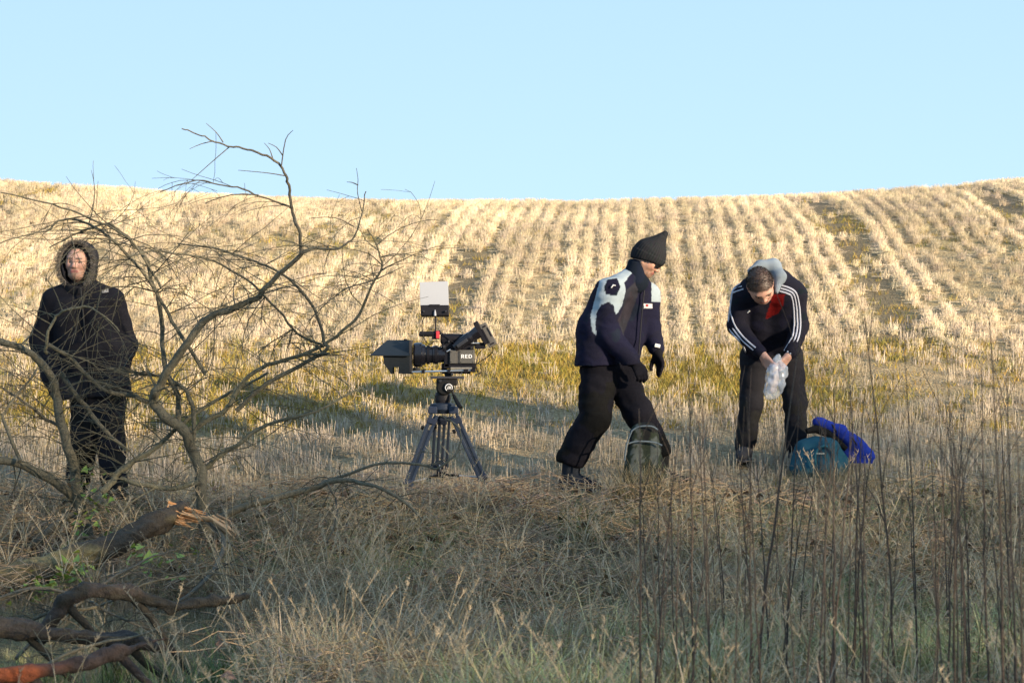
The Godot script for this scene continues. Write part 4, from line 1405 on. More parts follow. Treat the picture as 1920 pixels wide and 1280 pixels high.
func head_into(mb: MB, at: Vector3, b: Basis, skin: Color, beard: float, crop := false) -> void:
	# own axes: x to the person's left, y up, z out of the face
	var f := Field.new(Vector3(-0.11, -0.19, -0.135), Vector3(0.11, 0.14, 0.135), 0.0045)
	var V := func(x, y, z): return Vector3(x, y, z)
	f.cone(Vector3(0, 0.03, -0.02), Vector3(0, 0.025, 0.005), 0.088, 0.084, 0.02, Vector3.RIGHT, 1.14)
	f.cone(Vector3(0, 0.02, 0.03), Vector3(0, -0.055, 0.036), 0.062, 0.047, 0.03)
	f.cone(Vector3(0, -0.078, 0.05), Vector3(0, -0.085, 0.045), 0.029, 0.028, 0.03)
	for s in [-1.0, 1.0]:
		f.cone(Vector3(0.046 * s, -0.03, 0.0), Vector3(0.03 * s, -0.078, 0.03), 0.028, 0.024, 0.03)
		f.cone(Vector3(0.038 * s, -0.012, 0.058), Vector3(0.042 * s, -0.02, 0.045), 0.026, 0.024, 0.025)
		f.cone(Vector3(0.078 * s, 0.018, -0.012), Vector3(0.076 * s, -0.025, -0.005), 0.017, 0.011, 0.008, Vector3.RIGHT, 1.7)
		f.cone(Vector3(0.012 * s, -0.024, 0.09), Vector3(0.011 * s, -0.026, 0.094), 0.009, 0.009, 0.008)
	f.cone(Vector3(-0.036, 0.027, 0.077), Vector3(0.036, 0.027, 0.077), 0.013, 0.013, 0.02)
	f.cone(Vector3(0, 0.022, 0.086), Vector3(0, -0.02, 0.101), 0.008, 0.0105, 0.012)
	for s in [-1.0, 1.0]:
		f.cone(Vector3(0.032 * s, 0.006, 0.1), Vector3(0.034 * s, 0.006, 0.1), 0.017, 0.017, 0.01, Vector3.ZERO, 1.0, true)
	f.cone(Vector3(-0.02, -0.049, 0.077), Vector3(0.02, -0.049, 0.077), 0.008, 0.008, 0.008)
	f.cone(Vector3(-0.016, -0.06, 0.076), Vector3(0.016, -0.06, 0.076), 0.009, 0.009, 0.008)
	f.cone(Vector3(0, -0.05, -0.03), Vector3(0, -0.18, -0.045), 0.056, 0.06, 0.03)
	f.into(mb, func(p: Vector3, _n: Vector3) -> Color:
		var col := skin
		var red := exp(-(pow(absf(p.x) - 0.045, 2.0) + pow(p.y + 0.02, 2.0)) * 1600.0) + exp(-(p.x * p.x + pow(p.y + 0.02, 2.0)) * 4000.0)
		if p.z > 0.03:
			col = col.lerp(Color(0.50, 0.22, 0.17), 0.3 * clampf(red, 0.0, 1.0))
			if absf(p.x) < 0.026 and absf(p.y + 0.055) < 0.011 and p.z > 0.07:
				col = Color(0.36, 0.13, 0.11)
			if absf(absf(p.x) - 0.032) < 0.02 and absf(p.y - 0.03) < 0.006 and p.z > 0.06:
				col = Color(0.06, 0.04, 0.03)
		if crop:
			var edge := maxf(p.z * 0.75 - p.y + 0.004, -p.y - 0.045 - p.z * 0.35)
			edge += 0.012 * noise.get_noise_3d(p.x * 2500.0, p.y * 2500.0, p.z * 2500.0)
			if absf(p.x) > 0.07 and p.y < 0.02:
				edge = 0.02
			col = col.lerp(Color(0.03, 0.021, 0.016), 0.92 * (1.0 - smoothstep(-0.008, 0.012, edge)))
		if p.y < -0.035 and p.z > -0.01:
			col = col.lerp(Color(0.07, 0.05, 0.04), beard * clampf((-0.03 - p.y) * 30.0, 0.0, 1.0) * (0.75 + 0.5 * noise.get_noise_3d(p.x * 4000.0, p.y * 4000.0, p.z * 4000.0)))
		return col, no_call, Transform3D(b, at))

func eyes(parent: Node3D, at: Vector3, b: Basis) -> void:
	for s in [-1.0, 1.0]:
		var mb := MB.new()
		var c := at + b * Vector3(0.032 * s, 0.006, 0.077)
		mb.lathe(c, b.z, [Vector2(-0.004, 0.011), Vector2(0.004, 0.0095), Vector2(0.0075, 0.0065)], 12, Color(0.6, 0.57, 0.54))
		mb.lathe(c, b.z, [Vector2(0.0074, 0.0066), Vector2(0.0095, 0.003), Vector2(0.01, 0)], 12, Color(0.03, 0.025, 0.02))
		part("eye", mb, M.gloss, parent)

func hand_into(mb: MB, wrist: Vector3, along: Vector3, palm: Vector3, left: float, curl: Array, fat: float, paint: Callable, scale_ := 1.0) -> void:
	# own axes: y towards the fingertips, z out of the palm, x towards the thumb
	var y := along.normalized()
	var x := palm.cross(y).normalized() * left
	var z := x.cross(y).normalized()
	if z.dot(palm) < 0.0:
		z = -z
	var f := Field.new(Vector3(-0.075, -0.05, -0.06), Vector3(0.11, 0.22, 0.13), 0.0045)
	f.cone(Vector3(0, -0.04, 0), Vector3(0, 0.01, 0), 0.024 * fat, 0.024 * fat, 0.02)
	var xs := [0.03, 0.01, -0.011, -0.031]
	var ls := [0.074, 0.083, 0.076, 0.06]
	for k in 4:
		f.cone(Vector3(xs[k] * 0.5, 0.005, 0), Vector3(xs[k], 0.086 - 0.004 * absf(k - 1.0), 0), 0.015 * fat, 0.0115 * fat, 0.014)
		var p := Vector3(xs[k], 0.086 - 0.004 * absf(k - 1.0), 0)
		var a := 0.0
		for s in 3:
			a += curl[k] * [0.9, 1.1, 0.8][s]
			var q: Vector3 = p + Vector3(xs[k] * 0.04, cos(a), sin(a)) * ls[k] * [0.45, 0.31, 0.24][s]
			f.cone(p, q, (0.0098 - 0.0008 * s) * fat, (0.009 - 0.0008 * s) * fat, 0.004)
			p = q
	var t0 := Vector3(0.022, 0.02, 0.008)
	var t1 := Vector3(0.048, 0.052, 0.022)
	var t2 := Vector3(0.056, 0.082, 0.034 + curl[4] * 0.01)
	var t3 := t2 + Vector3(-0.002 - 0.008 * curl[4], 0.024, 0.008 + 0.01 * curl[4])
	f.cone(t0, t1, 0.017 * fat, 0.0125 * fat, 0.014)
	f.cone(t1, t2, 0.0115 * fat, 0.0105 * fat, 0.004)
	f.cone(t2, t3, 0.0105 * fat, 0.009 * fat, 0.004)
	var b := Basis(x, y, z)
	if b.determinant() < 0.0:
		# a mirrored hand: mesh it mirrored and turn the faces round
		var start := mb.ix.size()
		f.into(mb, paint, no_call, Transform3D(b * scale_, wrist))
		for k in range(start, mb.ix.size(), 3):
			var e := mb.ix[k]
			mb.ix[k] = mb.ix[k + 1]
			mb.ix[k + 1] = e
	else:
		f.into(mb, paint, no_call, Transform3D(b * scale_, wrist))

func boot(parent: Node3D, ankle: Vector3, toe_dir: Vector3, ground_y: float, col: Color, size := 1.0) -> void:
	var t := Vector3(toe_dir.x, 0, toe_dir.z).normalized()
	var heel := Vector3(ankle.x, ground_y, ankle.z) - t * 0.05
	var up := Vector3.UP
	var bones := [
		[ankle + up * 0.03, Vector3(ankle.x, ground_y + 0.07, ankle.z) - t * 0.01, 0.056 * size, 0.058 * size],
		[heel + up * 0.045, heel + t * 0.12 + up * 0.05, 0.044 * size, 0.05 * size],
		[heel + t * 0.1 + up * 0.048, heel + t * 0.235 + up * 0.036, 0.05 * size, 0.037 * size],
	]
	var f := field_of(bones, 0.009, 0.03)
	f.half(Vector3(0, ground_y, 0), Vector3.DOWN)
	var mb := MB.new()
	f.into(mb, flat_paint(col), folds(0.002, 7.0))
	var bt := part("boot", mb, M.cloth, parent)
	f = Field.new(heel - Vector3(0.4, 0.05, 0.4), heel + Vector3(0.4, 0.08, 0.4), 0.012)
	f.cone(heel + t * 0.0, heel + t * 0.1, 0.053 * size, 0.055 * size, 0.02)
	f.cone(heel + t * 0.1, heel + t * 0.24, 0.055 * size, 0.044 * size, 0.02)
	f.half(Vector3(0, ground_y + 0.022, 0), Vector3.UP)
	f.half(Vector3(0, ground_y - 0.004, 0), Vector3.DOWN)
	mb = MB.new()
	f.into(mb, flat_paint(col * 0.6), no_call)
	part("sole", mb, M.plastic, bt)

func clothe(called: String, parent: Node3D, bones: Array, k: float, amp: float, seed_: float, paint: Callable, cuts: Array, cell := 0.0115) -> MeshInstance3D:
	var f := field_of(bones, cell, k)
	for c in cuts:
		f.half(c[0], c[1])
	var mb := MB.new()
	f.into(mb, paint, folds(amp, seed_))
	return part(called, mb, M.cloth, parent)

func body_of(parent: Node3D, bones: Array, head: Vector3, hb: Basis, skin: Color, beard: float, more: Callable, crop := false) -> void:
	var f := field_of(bones, 0.016, 0.02, 0.06 if bones.size() > 13 else 0.055)
	var mb := MB.new()
	f.into(mb, flat_paint(skin), no_call)
	head_into(mb, head, hb, skin, beard, crop)
	if more.is_valid():
		more.call(mb)
	part("body", mb, M.skin, parent)

# the man who stands behind the branches, hood up, hands in his pockets
func build_hooded_man() -> void:
	var d := 13.85
	var P := func(px, py, z = 0.0): return W(px, py, d) + Vector3(0, 0, z)
	var root := thing("person", "person in black coat, fur trimmed hood up, hands in pockets, behind the fallen branches", "person", on_ground(182, d))
	var black := Color(0.014, 0.014, 0.018)
	var torso := [
		[P.call(130, 580), P.call(145, 660), 0.135, 0.135, 0.06], [P.call(145, 660), P.call(152, 745), 0.135, 0.145, 0.06],
		[P.call(180, 580), P.call(196, 660), 0.135, 0.135, 0.06], [P.call(196, 660), P.call(206, 745), 0.135, 0.145, 0.06],
		[P.call(150, 540, -0.03), P.call(108, 560), 0.075, 0.08, 0.06], [P.call(150, 540, -0.03), P.call(206, 560), 0.075, 0.08, 0.06],
		[P.call(150, 520, -0.03), P.call(152, 545, 0.0), 0.07, 0.085, 0.05],
	]
	var arms := [
		[P.call(100, 565), P.call(75, 640, -0.02), 0.082, 0.074], [P.call(75, 640, -0.02), P.call(104, 702, 0.13), 0.074, 0.062],
		[P.call(211, 565), P.call(234, 648, -0.02), 0.082, 0.074], [P.call(234, 648, -0.02), P.call(222, 718, 0.12), 0.074, 0.062],
	]
	var la := W(146, 897, 13.98)
	var ra := W(216, 924, 13.72)
	var legs := [
		[P.call(163, 735), P.call(157, 832, 0.0), 0.11, 0.088], [P.call(157, 832, 0.0), la, 0.088, 0.082],
		[P.call(203, 735), P.call(211, 838, 0.06), 0.11, 0.088], [P.call(211, 838, 0.06), ra, 0.088, 0.084],
		[P.call(170, 725), P.call(198, 725), 0.12, 0.12],
	]
	var hb := frame(Vector3(-0.10, -0.02, 1), Vector3(0.04, 1, 0))
	var head: Vector3 = P.call(149, 494, 0.05)
	var hands := func(mb: MB):
		hand_into(mb, P.call(112, 690, 0.08), Vector3(0.5, -0.9, 0.05), Vector3(0.2, 0, -1), 1.0, [0.3, 0.3, 0.3, 0.3, 0.2], 1.0, flat_paint(Color(0.42, 0.25, 0.19)), 0.9)
		hand_into(mb, P.call(213, 690, 0.07), Vector3(-0.4, -0.9, 0.0), Vector3(-0.2, 0, -1), -1.0, [0.3, 0.3, 0.3, 0.3, 0.2], 1.0, flat_paint(Color(0.42, 0.25, 0.19)), 0.9)
	body_of(root, torso + arms + legs, head, hb, Color(0.45, 0.27, 0.21), 0.35, hands)
	eyes(root, head, hb)
	# pockets bulge over the hands
	var pockets := [[P.call(108, 708, 0.11), P.call(124, 742, 0.1), 0.07, 0.075, 0.05], [P.call(220, 716, 0.1), P.call(210, 744, 0.09), 0.07, 0.075, 0.05]]
	var coat := clothe("coat", root, torso + arms + pockets, 0.035, 0.006, 11.0, func(p: Vector3, _n: Vector3) -> Color:
		return black.lerp(Color(0.03, 0.03, 0.034), clampf(noise.get_noise_3d(p.x * 200.0, p.y * 200.0, p.z * 200.0) * 1.5, 0.0, 1.0)), [[P.call(160, 746), Vector3(0.06, -1, 0).normalized()]])
	var zip := MB.new()
	var zp := []
	for y in [540, 570, 610, 660, 700, 740]:
		zp.append(P.call(158 + (y - 540) * 0.1, y, 0.136))
	zip.tube(zp, [0.006, 0.006, 0.006, 0.006, 0.006, 0.006], 5, Color(0.03, 0.03, 0.03))
	part("zip", zip, M.plastic, coat)
	var logo := MB.new()
	for k in 3:
		logo.tube([P.call(196, 545 + k * 2.2, 0.105), P.call(208, 543 + k * 2.2, 0.1)], [0.003, 0.003], 5, grey(0.45), null, true)
	part("chest_emblem", logo, M.cloth, coat)
	clothe("trousers", root, legs, 0.03, 0.009, 23.0, flat_paint(Color(0.016, 0.016, 0.019)), [[la + Vector3(0, -0.05, 0), Vector3(-0.2, -1, 0).normalized()], [ra + Vector3(0, -0.06, 0), Vector3.DOWN]])
	boot(root, la + Vector3(0, -0.04, 0.0), Vector3(-0.35, 0, 1), ground_h(la.x, la.z), Color(0.02, 0.017, 0.015))
	boot(root, ra + Vector3(0, -0.04, 0.0), Vector3(0.2, 0, 1), ground_h(ra.x, ra.z), Color(0.02, 0.017, 0.015))
	# hood
	var f := Field.new(Vector3(-0.2, -0.22, -0.22), Vector3(0.2, 0.22, 0.2), 0.008)
	f.cone(Vector3(0, 0.03, -0.04), Vector3(0, -0.02, -0.02), 0.125, 0.125, 0.04, Vector3.RIGHT, 1.02)
	f.cone(Vector3(0, -0.08, -0.03), Vector3(0, -0.15, -0.03), 0.11, 0.1, 0.04)
	f.half(Vector3(0, 0, 0.055), Vector3(0, 0.12, 1).normalized())
	f.cone(Vector3(0, 0.0, 0.0), Vector3(0, -0.02, 0.14), 0.088, 0.092, 0.01, Vector3.RIGHT, 1.0, true)
	f.cone(Vector3(0, -0.09, -0.02), Vector3(0, -0.07, 0.14), 0.07, 0.075, 0.01, Vector3.RIGHT, 1.0, true)
	var mb := MB.new()
	f.into(mb, flat_paint(Color(0.02, 0.02, 0.024)), folds(0.004, 3.0), Transform3D(hb, head))
	var hood := part("hood", mb, M.cloth, root)
	var fur := MB.new()
	for k in 2600:
		var a := rng.randf() * TAU
		var rx := 0.108
		var ry := 0.138
		var c := Vector3(cos(a) * rx, sin(a) * ry - 0.01, 0.052 + rng.randfn(0, 0.012))
		if c.y < -0.125:
			continue
		var out := Vector3(cos(a), sin(a), rng.randf_range(-0.2, 1.1))
		out = (out + Vector3(rng.randfn(0, 0.4), rng.randfn(0, 0.4) - 0.2, 0)).normalized()
		var q := c + out * rng.randf_range(0.02, 0.045)
		var tone := rng.randf_range(0.6, 1.4)
		fur.tube([head + hb * c, head + hb * q], [0.0016, 0.0005], 3, Color(0.17, 0.15, 0.13) * tone)
	part("fur_trim", fur, M.fur, hood).set_meta("kind", "stuff")

# the man in the dark ski jacket who bends forward, walking right
func build_jacket_man() -> void:
	var d := 14.3
	var P := func(px, py, z = 0.0): return W(px, py, d) + Vector3(0, 0, z)
	var root := thing("person", "person in navy ski jacket with pale shoulders and black beanie, striding and bending forward", "person", on_ground(1135, d))
	var navy := Color(0.013, 0.015, 0.028)
	var pale := Color(0.30, 0.36, 0.40)
	var plum := Color(0.030, 0.028, 0.036)
	var torso := [
		[P.call(1140, 562, 0.08), P.call(1122, 620, 0.08), 0.125, 0.14, 0.07], [P.call(1122, 620, 0.08), P.call(1117, 690, 0.08), 0.14, 0.15, 0.07],
		[P.call(1192, 570, -0.06), P.call(1172, 625, -0.06), 0.12, 0.13, 0.07], [P.call(1172, 625, -0.06), P.call(1160, 690, -0.06), 0.13, 0.14, 0.07],
		[P.call(1184, 526, 0.0), P.call(1148, 545, 0.12), 0.085, 0.088, 0.07], [P.call(1190, 528, 0.0), P.call(1214, 552, -0.12), 0.08, 0.085, 0.07],
	]
	var collar := [[P.call(1190, 528, 0.01), P.call(1196, 500, 0.01), 0.098, 0.078, 0.04]]
	var arms := [
		[P.call(1138, 548, 0.14), P.call(1141, 632, 0.2), 0.09, 0.08], [P.call(1141, 632, 0.2), P.call(1180, 674, 0.24), 0.08, 0.066],
		[P.call(1218, 555, -0.13), P.call(1220, 618, -0.1), 0.085, 0.074], [P.call(1220, 618, -0.1), P.call(1231, 652, -0.02), 0.074, 0.058],
	]
	var ba := W(1072, 858, 14.22)
	var fa := W(1236, 846, 14.3)
	var legs := [
		[P.call(1122, 700, 0.07), P.call(1114, 780, 0.11), 0.125, 0.112], [P.call(1114, 780, 0.11), ba, 0.112, 0.1],
		[P.call(1162, 702, -0.05), P.call(1196, 775, 0.05), 0.12, 0.1], [P.call(1196, 775, 0.05), fa, 0.1, 0.082],
		[P.call(1125, 690, 0.05), P.call(1158, 690, -0.05), 0.13, 0.13],
	]
	var hb := frame(Vector3(0.80, -0.50, 0.30), Vector3(0.45, 0.85, 0.05))
	var head: Vector3 = P.call(1213, 489, 0.02)
	body_of(root, torso + arms + legs + [[P.call(1192, 520), head, 0.08, 0.08]], head, hb, Color(0.42, 0.24, 0.17), 0.75, no_call)
	# sewn panels, drawn flat on the jacket's side (parallel to x and y) in the photo's scale
	var yoke := PackedVector2Array()
	for q in [[1178, 480], [1149, 490], [1126, 512], [1116, 552], [1105, 594], [1108, 622], [1116, 629], [1114, 609], [1116, 588], [1124, 573], [1138, 567], [1148, 574], [1151, 592], [1164, 574], [1171, 545], [1168, 531], [1184, 512]]:
		yoke.append(Vector2(q[0], q[1]))
	var badge := PackedVector2Array()
	for q in [[1137, 525], [1155, 523], [1161, 539], [1153, 556], [1133, 553], [1130, 539]]:
		badge.append(Vector2(q[0], q[1]))
	var chest := PackedVector2Array()
	for q in [[1172, 545], [1192, 527], [1196, 551], [1178, 600], [1166, 630], [1155, 601], [1166, 578]]:
		chest.append(Vector2(q[0], q[1]))
	var paint := func(p: Vector3, _nn: Vector3) -> Color:
		var px := 960.0 + p.x * F / d
		var py := 640.0 - (p.y - EYE) * F / d
		var col := navy
		if p.z > -d + 0.0:
			var at := Vector2(px, py)
			if Geometry2D.is_point_in_polygon(at, yoke):
				col = pale
			if Geometry2D.is_point_in_polygon(at, chest):
				col = plum
			if p.z > -d + 0.1 and Geometry2D.is_point_in_polygon(at, badge):
				col = navy * 0.8
		# far shoulder
		if px > 1222.0 and py < 566.0 and p.z < -d + 0.05:
			col = pale
		if px > 1206.0 and px < 1224.0 and py > 570.0 and py < 577.0 and p.z > -d - 0.05:
			col = Color(0.6, 0.6, 0.62)
		return col * (1.0 + 0.2 * noise.get_noise_3d(p.x * 300.0, p.y * 300.0, p.z * 300.0))
	var jacket := clothe("jacket", root, torso + arms, 0.035, 0.006, 41.0, paint, [[P.call(1135, 684), Vector3(0.03, -1, 0.0).normalized()]], 0.0075)
	clothe("collar", root, collar, 0.03, 0.003, 5.0, flat_paint(navy * 0.8), [[P.call(1200, 490), Vector3(0.3, 1, 0).normalized()]])
	var mark := MB.new()
	mark.tube([P.call(1143, 541, 0.245), P.call(1147, 536, 0.247), P.call(1151, 537, 0.243)], [0.004, 0.006, 0.004], 5, grey(0.6), null, true)
	part("badge_mark", mark, M.cloth, jacket)
	mark = MB.new()
	mark.box(P.call(1212, 573, 0.075), Vector3(0.02, 0.016, 0.006), 0.002, Basis.IDENTITY, Color(0.5, 0.06, 0.06))
	part("chest_tag", mark, M.cloth, jacket)
	mark = MB.new()
	mark.box(P.call(1232, 648, 0.045), Vector3(0.04, 0.026, 0.012), 0.005, Basis(Vector3(0, 0, 1), -0.2), grey(0.65))
	part("cuff_tag", mark, M.cloth, jacket)
	var zip := MB.new()
	zip.tube([P.call(1207, 545, 0.075), P.call(1203, 580, 0.085), P.call(1199, 630, 0.09), P.call(1195, 680, 0.09)], [0.005, 0.005, 0.005, 0.005], 5, Color(0.02, 0.02, 0.025))
	part("zip", zip, M.plastic, jacket)
	clothe("trousers", root, legs, 0.03, 0.011, 57.0, flat_paint(Color(0.010, 0.010, 0.012)), [[ba + Vector3(0, -0.05, 0), Vector3(-0.3, -1, 0).normalized()], [fa + Vector3(0, -0.04, 0), Vector3(0.3, -1, 0).normalized()]])
	boot(root, ba + Vector3(0.0, -0.04, 0), Vector3(0.9, 0, 0.45), ground_h(ba.x, ba.z), Color(0.022, 0.025, 0.035), 1.1)
	boot(root, fa + Vector3(0.01, -0.03, 0), Vector3(0.95, 0, 0.3), ground_h(fa.x, fa.z), Color(0.022, 0.022, 0.024), 1.1)
	# gloves
	var dark := flat_paint(Color(0.010, 0.010, 0.012))
	var gl := MB.new()
	hand_into(gl, P.call(1233, 661, 0.0), Vector3(0.22, -1, 0.12), Vector3(-0.75, -0.1, 0.5), -1.0, [0.16, 0.18, 0.22, 0.28, 0.4], 1.32, dark, 1.0)
	gl.tube([P.call(1229, 648, -0.03), P.call(1233, 658, 0.0), P.call(1234, 666, 0.0)], [0.05, 0.043, 0.03], 12, Color(0.010, 0.010, 0.012))
	part("glove", gl, M.cloth, root)
	gl = MB.new()
	hand_into(gl, P.call(1187, 680, 0.25), Vector3(0.5, -0.85, 0.1), Vector3(-0.3, -0.2, -0.9), -1.0, [0.45, 0.5, 0.55, 0.6, 0.5], 1.32, dark, 1.0)
	gl.tube([P.call(1178, 671, 0.24), P.call(1184, 677, 0.25), P.call(1189, 683, 0.25)], [0.056, 0.047, 0.03], 12, Color(0.010, 0.010, 0.012))
	part("glove", gl, M.cloth, root)
	# beanie
	var f := Field.new(Vector3(-0.14, -0.06, -0.17), Vector3(0.14, 0.29, 0.17), 0.006)
	f.cone(Vector3(0, 0.03, -0.02), Vector3(0, 0.04, 0.005), 0.108, 0.104, 0.03, Vector3.RIGHT, 1.08)
	f.cone(Vector3(0, 0.085, -0.01), Vector3(0, 0.225, 0.012), 0.088, 0.02, 0.05)
	f.half(Vector3(0, 0.022, 0.09), Vector3(0, -1, 0.28).normalized())
	var mb := MB.new()
	f.into(mb, func(p: Vector3, _n: Vector3) -> Color:
		return Color(0.018, 0.019, 0.022) * (0.8 + 0.45 * absf(sin(atan2(p.x, p.z) * 17.0))), func(p: Vector3, _n: Vector3) -> float:
		return 0.0035 * absf(sin(atan2(p.x, p.z) * 17.0)) + (0.004 if p.y < 0.05 + p.z * 0.1 else 0.0), Transform3D(hb, head))
	part("beanie", mb, M.cloth, root)
	# sunglasses
	var sg := MB.new()
	for s in [-1.0, 1.0]:
		sg.box(head + hb * Vector3(0.033 * s, 0.006, 0.096), Vector3(0.05, 0.034, 0.008), 0.003, hb * Basis(Vector3.UP, 0.25 * s), Color(0.008, 0.008, 0.009))
		sg.tube([head + hb * Vector3(0.058 * s, 0.014, 0.09), head + hb * Vector3(0.079 * s, 0.014, 0.04), head + hb * Vector3(0.08 * s, 0.012, -0.01)], [0.003, 0.003, 0.003], 5, Color(0.01, 0.01, 0.01))
	sg.tube([head + hb * Vector3(-0.01, 0.012, 0.103), head + hb * Vector3(0.01, 0.012, 0.103)], [0.003, 0.003], 5, Color(0.01, 0.01, 0.01))
	part("sunglasses", sg, M.gloss, root)

# the man in the track jacket who bends over a plastic bag
func build_track_man() -> void:
	var d := 14.9
	var P := func(px, py, z = 0.0): return W(px, py, d) + Vector3(0, 0, z)
	var root := thing("person", "person in dark track jacket with white sleeve stripes bending over a clear bag", "person", on_ground(1447, d))
	var navy := Color(0.013, 0.014, 0.022)
	var torso := [
		[P.call(1424, 660, 0.0), P.call(1415, 600, 0.15), 0.115, 0.118, 0.07], [P.call(1415, 600, 0.15), P.call(1408, 552, 0.3), 0.118, 0.118, 0.07],
		[P.call(1472, 660, 0.0), P.call(1466, 600, 0.15), 0.115, 0.12, 0.07], [P.call(1466, 600, 0.15), P.call(1456, 550, 0.3), 0.12, 0.118, 0.07],
		[P.call(1435, 533, 0.3), P.call(1390, 556, 0.3), 0.09, 0.085, 0.06], [P.call(1440, 533, 0.3), P.call(1480, 552, 0.28), 0.09, 0.088, 0.06],
		[P.call(1440, 528, 0.22), P.call(1445, 600, 0.05), 0.11, 0.13, 0.08],
	]
	var armL := [[P.call(1384, 558, 0.3), P.call(1374, 612, 0.27), 0.078, 0.064], [P.call(1374, 612, 0.27), P.call(1412, 658, 0.4), 0.064, 0.048]]
	var armR := [[P.call(1480, 556, 0.28), P.call(1489, 612, 0.24), 0.08, 0.065], [P.call(1491, 612, 0.24), P.call(1469, 660, 0.38), 0.068, 0.05]]
	var la := W(1397, 838, 14.92)
	var ra := W(1494, 834, 14.86)
	var legs := [
		[P.call(1416, 672, -0.02), P.call(1408, 756, 0.02), 0.11, 0.08], [P.call(1408, 756, 0.02), la, 0.08, 0.072],
		[P.call(1479, 672, -0.02), P.call(1490, 756, 0.03), 0.112, 0.083], [P.call(1490, 756, 0.03), ra, 0.083, 0.074],
		[P.call(1425, 662, -0.02), P.call(1470, 662, -0.02), 0.115, 0.115],
	]
	var hb := frame(Vector3(0.16, -0.83, 0.54), Vector3(-0.18, 0.54, 0.82)) * 1.12
	var head: Vector3 = P.call(1411, 540, 0.5)
	var skin := Color(0.46, 0.27, 0.21)
	var hands := func(mb: MB):
		hand_into(mb, P.call(1417, 664, 0.42), Vector3(0.55, -0.85, 0.2), Vector3(0.6, 0.2, -0.7), 1.0, [0.5, 0.55, 0.6, 0.6, 0.7], 1.0, flat_paint(skin), 1.05)
		hand_into(mb, P.call(1465, 666, 0.40), Vector3(-0.6, -0.75, 0.15), Vector3(-0.6, 0.2, -0.7), -1.0, [0.55, 0.6, 0.65, 0.65, 0.7], 1.0, flat_paint(skin), 1.05)
		mb.tube([P.call(1410, 656, 0.4), P.call(1417, 664, 0.42)], [0.032, 0.028], 10, skin)
		mb.tube([P.call(1470, 658, 0.38), P.call(1465, 666, 0.4)], [0.032, 0.028], 10, skin)
	body_of(root, torso + armL + armR + legs + [[P.call(1432, 530, 0.3), head, 0.085, 0.08]], head, hb, skin, 0.3, hands, true)
	eyes(root, head, hb)
	var jacket := clothe("track_jacket", root, torso + armL + armR, 0.03, 0.005, 71.0, func(p: Vector3, _n: Vector3) -> Color:
		var px := 960.0 + p.x * F / (d - 0.3)
		var py := 640.0 - (p.y - EYE) * F / (d - 0.3)
		var col := navy
		var w := noise.get_noise_3d(p.x * 500.0, p.y * 500.0, p.z * 500.0)
		if px > 1440.0 + w * 8.0 and px < 1470.0 - (py - 550.0) * 0.3 + w * 8.0 and py > 552.0 and py < 600.0 - (px - 1440.0) * 0.7 + w * 9.0 and p.z > -d + 0.2:
			col = Color(0.15, 0.01, 0.01)
		return col * (1.0 + 0.2 * w), [[P.call(1445, 678, 0.0), Vector3(0, -0.9, -0.45).normalized()]], 0.0095)
	var white := Color(0.46, 0.48, 0.56)
	var ff := field_of(torso + armL + armR, 0.0095, 0.03)
	for lane in [[[1388, 531], [1372, 537], [1361, 548], [1358, 575], [1361, 600], [1370, 622], [1386, 643], [1405, 661]], [[1462, 535], [1478, 540], [1491, 550], [1498, 572], [1501, 595], [1501, 615], [1494, 638], [1478, 664]]]:
		var mid: float = 1390.0 if lane[0][0] < 1430 else 1470.0
		for k in 3:
			var pts := []
			for i in lane.size():
				var run := Vector2(lane[mini(i + 1, 7)][0] - lane[maxi(i - 1, 0)][0], lane[mini(i + 1, 7)][1] - lane[maxi(i - 1, 0)][1]).normalized()
				var inward := Vector2(-run.y, run.x)
				if inward.x * (mid - lane[i][0]) + inward.y * (600.0 - lane[i][1]) < 0.0:
					inward = -inward
				var at := Vector2(lane[i][0], lane[i][1]) + inward * (1.0 + 5.6 * k)
				for step in 40:
					var from := W(at.x, at.y, d - 0.3) + Vector3(0, 0, 0.5)
					var t := ff.hit(from, Vector3(0, 0, -1), 0.95)
					if t >= 0.0:
						pts.append(from + Vector3(0, 0, -t + 0.001))
						break
					at += (Vector2(mid, at.y) - at).normalized() * 1.0
			if pts.size() > 3:
				pts = smooth(pts, 4)
				var rad := []
				for i in pts.size():
					rad.append(0.0072)
				var tape := MB.new()
				tape.tube(pts, rad, 6, white)
				part("stripe", tape, M.cloth, jacket)
	var logo := MB.new()
	logo.tube([P.call(1389, 588, 0.44), P.call(1393, 584, 0.445)], [0.004, 0.006], 5, grey(0.4), null, true)
	part("chest_emblem", logo, M.cloth, jacket)
	clothe("trousers", root, legs, 0.03, 0.008, 87.0, func(p: Vector3, _n: Vector3) -> Color:
		return Color(0.018, 0.018, 0.021) * (1.0 + 0.3 * noise.get_noise_3d(p.x * 200.0, p.y * 200.0, p.z * 200.0)), [[la + Vector3(0, -0.05, 0), Vector3.DOWN], [ra + Vector3(0, -0.05, 0), Vector3.DOWN]])
	boot(root, la + Vector3(0, -0.03, 0), Vector3(-0.25, 0, 1), ground_h(la.x, la.z), Color(0.045, 0.045, 0.05))
	boot(root, ra + Vector3(0, -0.03, 0), Vector3(0.2, 0, 1), ground_h(ra.x, ra.z), Color(0.05, 0.05, 0.055))
	# grey hood of the jumper, down behind the neck
	var hood := [
		[P.call(1396, 512, 0.42), P.call(1414, 503, 0.38), 0.025, 0.04, 0.03], [P.call(1414, 503, 0.38), P.call(1438, 503, 0.36), 0.04, 0.055, 0.03],
		[P.call(1438, 503, 0.36), P.call(1448, 522, 0.42), 0.05, 0.045, 0.03], [P.call(1448, 522, 0.42), P.call(1441, 550, 0.48), 0.042, 0.016, 0.03],
	]
